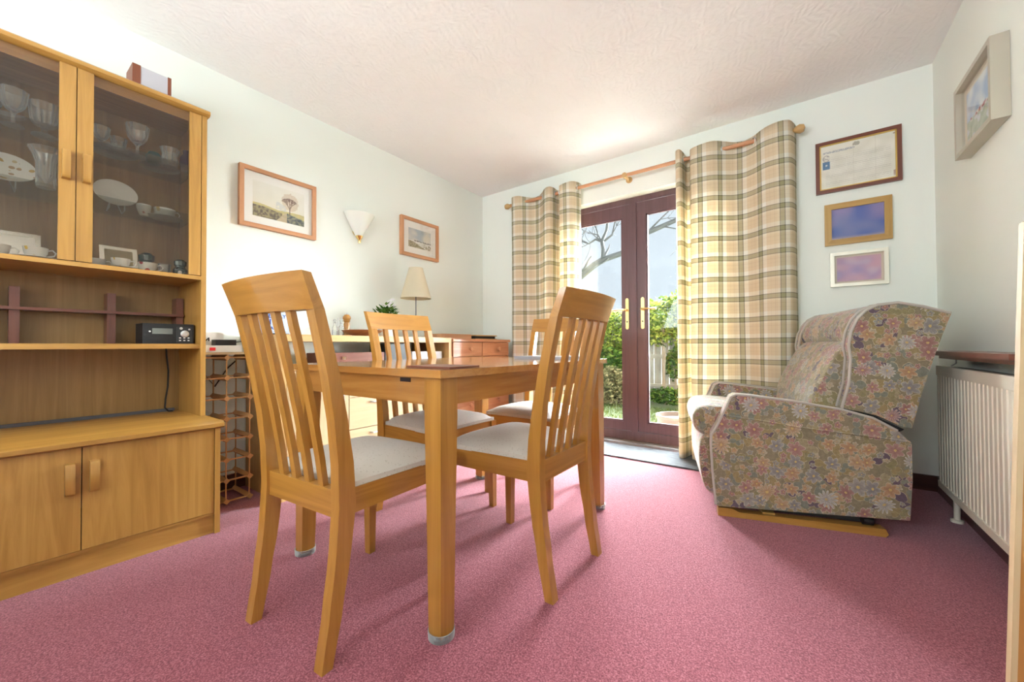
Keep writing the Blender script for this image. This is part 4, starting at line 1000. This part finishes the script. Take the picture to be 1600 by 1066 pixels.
framed('framed_photo', 'gold wooden frame with a blurred blue photo under the document', 'photo', 'B', .158, .467, 1.437, 1.694, .034, .022, fw_('gold'), art_blue, 40, 32, 0.0)
framed('framed_photo', 'small cream frame with a blurred pink photo lowest on the wall', 'photo', 'B', .182, .448, 1.176, 1.388, .020, .022, creamf, art_pink, 40, 32, .012, (.60, .52, .42))
framed('framed_picture', 'deep silver-framed painting of red boats above the radiator', 'picture', 'R', 2.198, 2.600, 1.645, 1.957, .020, .050, silverf, art_harbour, 90, 70, .030, (.72, .66, .55))

# wall sconce
ws = thing('wall_light', 'white half-cone wall light with a brass tip between the pictures', 'wall light', (XL, 1.70, 1.60))
bm = B(); prof = [(.026, 1.650), (.055, 1.70), (.090, 1.76), (.118, 1.812), (.114, 1.812), (.086, 1.76), (.052, 1.70), (.022, 1.653)]
lathe(bm, prof, (XL+.006, 1.70, 0), 28, -pi/2, pi/2)
mt_s = newmat('frosted_glass_shade'); mt_s[2].inputs['Base Color'].default_value = (.86, .85, .80, 1); mt_s[2].inputs['Roughness'].default_value = .25; mt_s[2].inputs['Subsurface Weight'].default_value = .2
g = N(mt_s[1]); mt_s[1].links.new(g.mix(g.noise(g.coord('Object'), 8, 2), (.84, .83, .78), (.88, .87, .83)), mt_s[2].inputs['Base Color'])
mk('shade', bm, mt_s[0], ws, smooth=True)
mk('brass_tip', lathe(B(), [(0, 1.598), (.008, 1.600), (.011, 1.612), (.008, 1.622), (.020, 1.634), (.027, 1.652), (.0, 1.654)], (XL+.022, 1.70, 0), 20), M_BRASS, ws, smooth=True)
mk('wall_plate', lathe(B(), [(.045, XL+.001), (.045, XL+.010), (0, XL+.010)], (0, 1.70, 1.69), 24, axis='x'), M_BRASS, ws)

# ------------------------------------------------------------------ curtains and pole
PY, PZ = YB-.10, 2.185
cp = thing('curtain_pole', 'light wooden curtain pole with round finials above the French doors', 'curtain pole', (-1.11, PY, PZ-.02))
mp_ = wood('framew', 'x')
bm = B(); tube(bm, [(-2.215, PY, PZ), (-1.1, PY, PZ), (-.01, PY, PZ)], .014, 14); mk('pole', bm, mp_, cp, smooth=True)
for s, x in ((-1, -2.215), (1, -.01)):
    mk('finial', lathe(B(), [(0, x), (.016, x), (.017, x+s*.012), (.011, x+s*.018), (.02, x+s*.028), (.028, x+s*.048), (.022, x+s*.070), (0, x+s*.078)], (0, PY, PZ), 22, axis='x'), wood('beech', 'x'), cp, smooth=True)
for x in (-2.15, -1.09, -.035):
    bm = B(); tube(bm, [(x, YB, PZ-.005), (x, PY, PZ-.005)], .012, 12); lathe(bm, [(0, YB-.008), (.026, YB-.008), (.026, YB-.001)], (x, 0, PZ-.005), 20, axis='y'); lathe(bm, [(.020, PY-.022), (.020, PY+.02), (0, PY+.02)], (x, 0, PZ-.004), 16, axis='y'); mk('bracket', bm, wood('beech', 'x'), cp, smooth=True)
def catmull(pts, n):
    out = []
    P_ = [pts[0]]+pts+[pts[-1]]
    for i in range(1, len(P_)-2):
        p0, p1, p2, p3 = [Vector((*q, 0)) for q in P_[i-1:i+3]]
        for k in range(n):
            t = k/n; out.append(.5*((2*p1)+(-p0+p2)*t+(2*p0-5*p1+4*p2-p3)*t*t+(-p0+3*p1-3*p2+p3)*t**3))
    out.append(Vector((*pts[-1], 0))); return out
def curtain(label, pts, eyelets, zlo, uoff, pinch=0):
    t = thing('curtain', label, 'curtain', (sum(p[0] for p in pts)/len(pts), PY, zlo), 0)
    path = catmull(pts, 7); NZ = 40; ztop = PZ+.045
    me = bpy.data.meshes.new('cloth'); vs, fs, uvs = [], [], []
    L_ = [0]
    for a, b in zip(path, path[1:]): L_.append(L_[-1]+(b-a).length)
    xm = (path[0].x+path[-1].x)/2
    for j in range(NZ+1):
        f = j/NZ; z = zlo+(ztop-zlo)*f
        amp = 1.0+.12*(1-f); sway = .012*sin(f*5+1)
        for i, p in enumerate(path):
            dz = .010*sin(L_[i]*14)*(f > .99)
            vs.append(Vector((p.x+sway*(p.y*6)+(1-f)*.010*sin(L_[i]*9), PY+p.y*amp, z+dz)))
            uvs.append((L_[i]+uoff, z))
    n = len(path)
    for j in range(NZ):
        for i in range(n-1): fs.append((j*n+i, j*n+i+1, (j+1)*n+i+1, (j+1)*n+i))
    inv = WM[t.name].inverted(); me.from_pydata([inv @ v for v in vs], [], fs)
    uv = me.uv_layers.new(name='UVMap')
    for lp in me.loops: uv.data[lp.index].uv = uvs[lp.vertex_index]
    for p in me.polygons: p.use_smooth = True
    me.materials.append(M_PLAID); o = bpy.data.objects.new('cloth', me); COL.objects.link(o); o.parent = t
    md = o.modifiers.new('thick', 'SOLIDIFY'); md.thickness = .002
    for x, nx_, ny_ in eyelets:
        bm = B(); d = Vector((nx_, ny_, 0)).normalized(); a = d.cross(Vector((0, 0, 1)))
        c = Vector((x, PY, PZ)); ring = [c+(a*cos(2*pi*k/20)+Vector((0, 0, 1))*sin(2*pi*k/20))*.023 for k in range(21)]
        tube(bm, ring, .004, 6, cap=False); mk('eyelet', bm, M_STEEL, t, smooth=True)
    return t
curtain('beige and olive plaid eyelet curtain beside the certificate', [(-.715, .055), (-.705, -.01), (-.69, -.06), (-.665, -.068), (-.648, -.01), (-.640, .045), (-.618, .05), (-.606, .0), (-.592, -.055), (-.54, -.066), (-.46, -.055), (-.39, -.01), (-.33, .028), (-.27, .034), (-.215, .005), (-.15, -.05), (-.075, -.066), (-.02, -.05), (.008, .0), (.022, .05)],
        [(-.39, 1, -.6), (-.212, 1, .6), (-.604, 1, .3), (-.645, 1, -.3)], .012, .05)
curtain('beige and olive plaid eyelet curtain beside the pine chest', [(-2.205, .04), (-2.198, -.02), (-2.16, -.055), (-2.10, -.05), (-2.045, -.01), (-1.99, .03), (-1.93, .032), (-1.87, .0), (-1.81, -.05), (-1.76, -.06), (-1.735, -.02), (-1.725, .04), (-1.695, .052), (-1.678, 0), (-1.66, -.055), (-1.60, -.066), (-1.545, -.05), (-1.515, .0), (-1.50, .05)],
        [(-2.05, 1, -.6), (-1.865, 1, .6), (-1.73, 1, .2), (-1.68, 1, -.2), (-1.515, 1, .5)], .012, .02)

# door mat
bm = B(); box(bm, -1.80, -.42, 2.775, 3.135, .0005, .011)
o = mk('door_mat', bm, [M_RUG], bevel=.003); tag(o, 'grey ribbed doormat in front of the French doors', 'doormat')

# ------------------------------------------------------------------ radiator, shelf, chair-side wall
ra = thing('radiator', 'cream ribbed panel radiator under the dark shelf', 'radiator', (.58, 2.2, .13))
bm = B(); RY0, RY1, RXf, Z0r, Z1r = 1.76, 2.735, .552, .135, .715; n = 24; per = (RY1-RY0-.03)/n
prof = []
for k in range(n):
    y = RY0+.015+k*per
    prof += [(RXf, y), (RXf, y+per*.62), (RXf+.0045, y+per*.72), (RXf+.0045, y+per*.90)]
prof = [(RXf, RY0)]+prof+[(RXf, RY1-.015), (RXf, RY1)]
poly = prof+[(RXf+.02, RY1), (RXf+.02, RY0)]
prism(bm, poly, 'z', Z0r+.03, Z1r-.045); mk('ribbed_panel', bm, M_RAD, ra)
mk('top_band', box(B(), RXf-.003, RXf+.024, RY0-.004, RY1+.004, Z1r-.045, Z1r), M_RAD, ra, bevel=.006)
mk('bottom_band', box(B(), RXf-.003, RXf+.024, RY0-.004, RY1+.004, Z0r, Z0r+.03), M_RAD, ra, bevel=.006)
mk('bracket', box(B(), RXf+.024, XR-.001, 2.50, 2.53, .25, .62), M_RAD, ra)
mk('grille', box(B(), RXf+.024, XR-.02, RY0, RY1, Z1r-.05, Z1r-.005), plain('dark_grille', (.06, .055, .05), .6), ra)
bm = B(); tube(bm, [(.590, 2.655, 0.0005), (.590, 2.655, .16)], .011, 12); lathe(bm, [(.022, .001), (.022, .012), (.011, .016)], (.590, 2.655, 0), 16); mk('pipe', bm, M_RAD, ra, smooth=True)
bs = thing('radiator_shelf', 'dark wooden shelf fixed to the wall over the radiator', 'shelf', (.58, 2.2, .765))
mk('board', box(B(), .505, XR-.001, 1.78, 2.705, .768, .787), wood('mahog', 'y'), bs, bevel=.004)
mk('moulding', box(B(), .545, XR-.002, 1.80, 2.665, .752, .768), wood('mahog', 'y'), bs, bevel=.003)
bm = B(); tube(bm, [(.60, 2.67, .767), (.60, 2.67, .73), (.585, 2.67, .716)], .003, 6); mk('hook', bm, M_STEEL, bs)

# ------------------------------------------------------------------ armchair
AA = radians(15.2); ac = thing('recliner_armchair', 'winged recliner armchair in faded floral tapestry', 'armchair', (-.32, 2.10, 0), AA)
def soft(profile, v0, v1, n=12, edge=.05, shrink=.80, puff=0):
    """cushion: (s,z) profile swept across the chair with rounded ends"""
    bm = B(); cs = sum(p[0] for p in profile)/len(profile); cz = sum(p[1] for p in profile)/len(profile); rings = []
    ts = []
    for k in range(5): ts.append((k/4, True))
    V = [v0+edge*(1-cos(k/5*pi/2)) for k in range(6)]; V2 = [v1-(v-v0) for v in V[::-1]]; mid = [V[-1]+(V2[0]-V[-1])*k/n for k in range(1, n)]
    for v in V+mid+V2:
        d = min(v-v0, v1-v); t = min(1, d/edge); f = shrink+(1-shrink)*math.sqrt(max(0, 1-(1-t)**2))
        b = 1+puff*sin(pi*(v-v0)/(v1-v0))
        rings.append([bm.verts.new((cs+(p[0]-cs)*f*b, v, cz+(p[1]-cz)*f*b)) for p in profile])
    k = len(profile)
    for A_, B_ in zip(rings, rings[1:]):
        for i in range(k): bm.faces.new((A_[i], A_[(i+1) % k], B_[(i+1) % k], B_[i]))
    bm.faces.new(rings[0]); bm.faces.new(rings[-1]); return bm
def rnd(poly, it=2):
    for _ in range(it):
        q = []
        for a, b in zip(poly, poly[1:]+poly[:1]): q += [(a[0]*.75+b[0]*.25, a[1]*.75+b[1]*.25), (a[0]*.25+b[0]*.75, a[1]*.25+b[1]*.75)]
        poly = q
    return poly
def fabric(name, bm, **k):
    o = mk(name, bm, M_FLORAL, ac, world=False, **k); uvproject(o); return o
WID = .72
M_LIT_PIPE = plain('lit_piping_cloth', (.44, .40, .35), .9, spec=.1)  # tubes added along the edges; door light put into their pale colour
ARM = [(.006, .048), (.722, .085), (.732, .25), (.732, .405), (.69, .452), (.61, .500), (.50, .532), (.345, .556), (.16, .578), (.095, .582), (.075, .570), (.045, .50), (.020, .44), (-.010, .385), (-.013, .33), (-.008, .2)]
for v0, v1 in ((0, .115), (WID-.115, WID)):
    a_ = fabric('arm', prism(B(), ARM, 'y', v0, v1), bevel=.014, seg=3)
    vo = v0+.002 if v0 == 0 else v1-.002
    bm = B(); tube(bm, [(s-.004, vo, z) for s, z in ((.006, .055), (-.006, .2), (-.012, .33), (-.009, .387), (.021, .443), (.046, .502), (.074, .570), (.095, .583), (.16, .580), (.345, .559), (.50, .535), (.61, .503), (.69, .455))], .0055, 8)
    q = mk('lit_piping', bm, M_LIT_PIPE, a_, smooth=True, world=False)
    if v0 == 0:
        bm = B(); tube(bm, [(.045, -.001, .482), (.20, -.002, .466), (.332, -.002, .447), (.53, -.002, .430), (.725, -.001, .412)], .004, 6); q = mk('seam', bm, M_FLORAL, a_, smooth=True, world=False); uvproject(q)
SEAT = rnd([(-.085, .385), (-.09, .47), (-.04, .515), (.15, .505), (.48, .47), (.52, .36), (.3, .34), (-.02, .345)])
fabric('seat_cushion', soft(SEAT, .112, WID-.112, edge=.04, shrink=.9), smooth=True)
FRONT = rnd([(.02, .06), (-.035, .08), (-.062, .20), (-.062, .33), (-.03, .372), (.06, .36), (.08, .08)])
fabric('footrest_panel', soft(FRONT, .10, WID-.10, edge=.03, shrink=.9), smooth=True)
fabric('seat_box', box(B(), .07, .70, .11, WID-.11, .09, .36))
WING = [(.502, .540), (.528, .647), (.537, .758), (.530, .814), (.540, .875), (.562, .930), (.592, .965), (.632, .987), (.70, .994), (.78, .975), (.866, .944), (.838, .86), (.808, .76), (.77, .62), (.735, .468), (.702, .473), (.618, .516)]
for v0, v1 in ((0.004, .062), (WID-.062, WID-.004)):
    w_ = fabric('wing', prism(B(), WING, 'y', v0, v1), bevel=.012, seg=3)
    for vo in (v0, v1):
        bm = B(); tube(bm, [(s-.003, vo, z) for s, z in WING[:11]], .006, 8); q = mk('lit_piping', bm, M_LIT_PIPE, w_, smooth=True, world=False)
LOW = rnd([(.395, .475), (.40, .56), (.455, .70), (.525, .82), (.575, .845), (.68, .83), (.70, .60), (.66, .47)])
fabric('lumbar_cushion', soft(LOW, .060, WID-.060, edge=.05, shrink=.86), smooth=True)
HEAD = rnd([(.545, .825), (.535, .90), (.585, .972), (.66, 1.0), (.76, .98), (.74, .84), (.62, .81)])
fabric('head_cushion', soft(HEAD, .060, WID-.060, edge=.05, shrink=.86), smooth=True)
fabric('back_panel', prism(B(), [(.66, .50), (.735, .468), (.77, .62), (.808, .76), (.866, .944), (.78, .975), (.70, .93)], 'y', .058, WID-.058), bevel=.008)
mk('hinge_gap', prism(B(), [(.52, .51), (.62, .488), (.70, .448), (.715, .46), (.62, .510), (.52, .535)], 'y', .015, WID-.015), plain('black_gap', (.012, .012, .014), .8), ac, world=False)
for v in (.028, WID-.028-.045):
    mk('base_rail', prism(B(), [(.012, .0005), (.645, .0005), (.655, .012), (.645, .034), (.10, .026), (.075, .040), (.012, .038)], 'y', v-.02, v+.03), wood('teak', 'x'), ac, bevel=.003, world=False)
mk('cross_rail', box(B(), .20, .25, .03, WID-.03, .012, .035), wood('gold', 'y'), ac, world=False)
for v in (.06, WID-.10): mk('mechanism', box(B(), .10, .60, v, v+.02, .035, .10), plain('dark_steel', (.05, .05, .05), .5, .6), ac, world=False)
mk('castor', lathe(B(), [(0, .575), (.02, .575), (.02, .61), (0, .61)], (0, .035, .055), 14, axis='x'), M_BLACK, ac, world=False)

# spare table leaf leaning on the wall in front of the radiator end
sl = thing('table_leaf', 'tall spare wooden table leaf leaning against the wall by the radiator', 'table leaf', (.47, 1.215, 0))
R_ = Matrix.Translation((.596, 1.2, .0008)) @ Matrix.Rotation(radians(1.9), 4, 'Y')
bm = box(B(), -.259, 0, .004, .022, 0, 1.045); bm.transform(R_); mk('board', bm, wood('table', 'z'), sl, bevel=.008, seg=3)
bm = box(B(), -.267, -.2585, .002, .024, .0089, 1.047); bm.transform(R_); mk('lit_edge_strip', bm, wood('pale', 'z'), sl, bevel=.004, seg=2, label='pale edge strip with the door light put into its colour')  # door light on the board's edge, put in as a paler wood
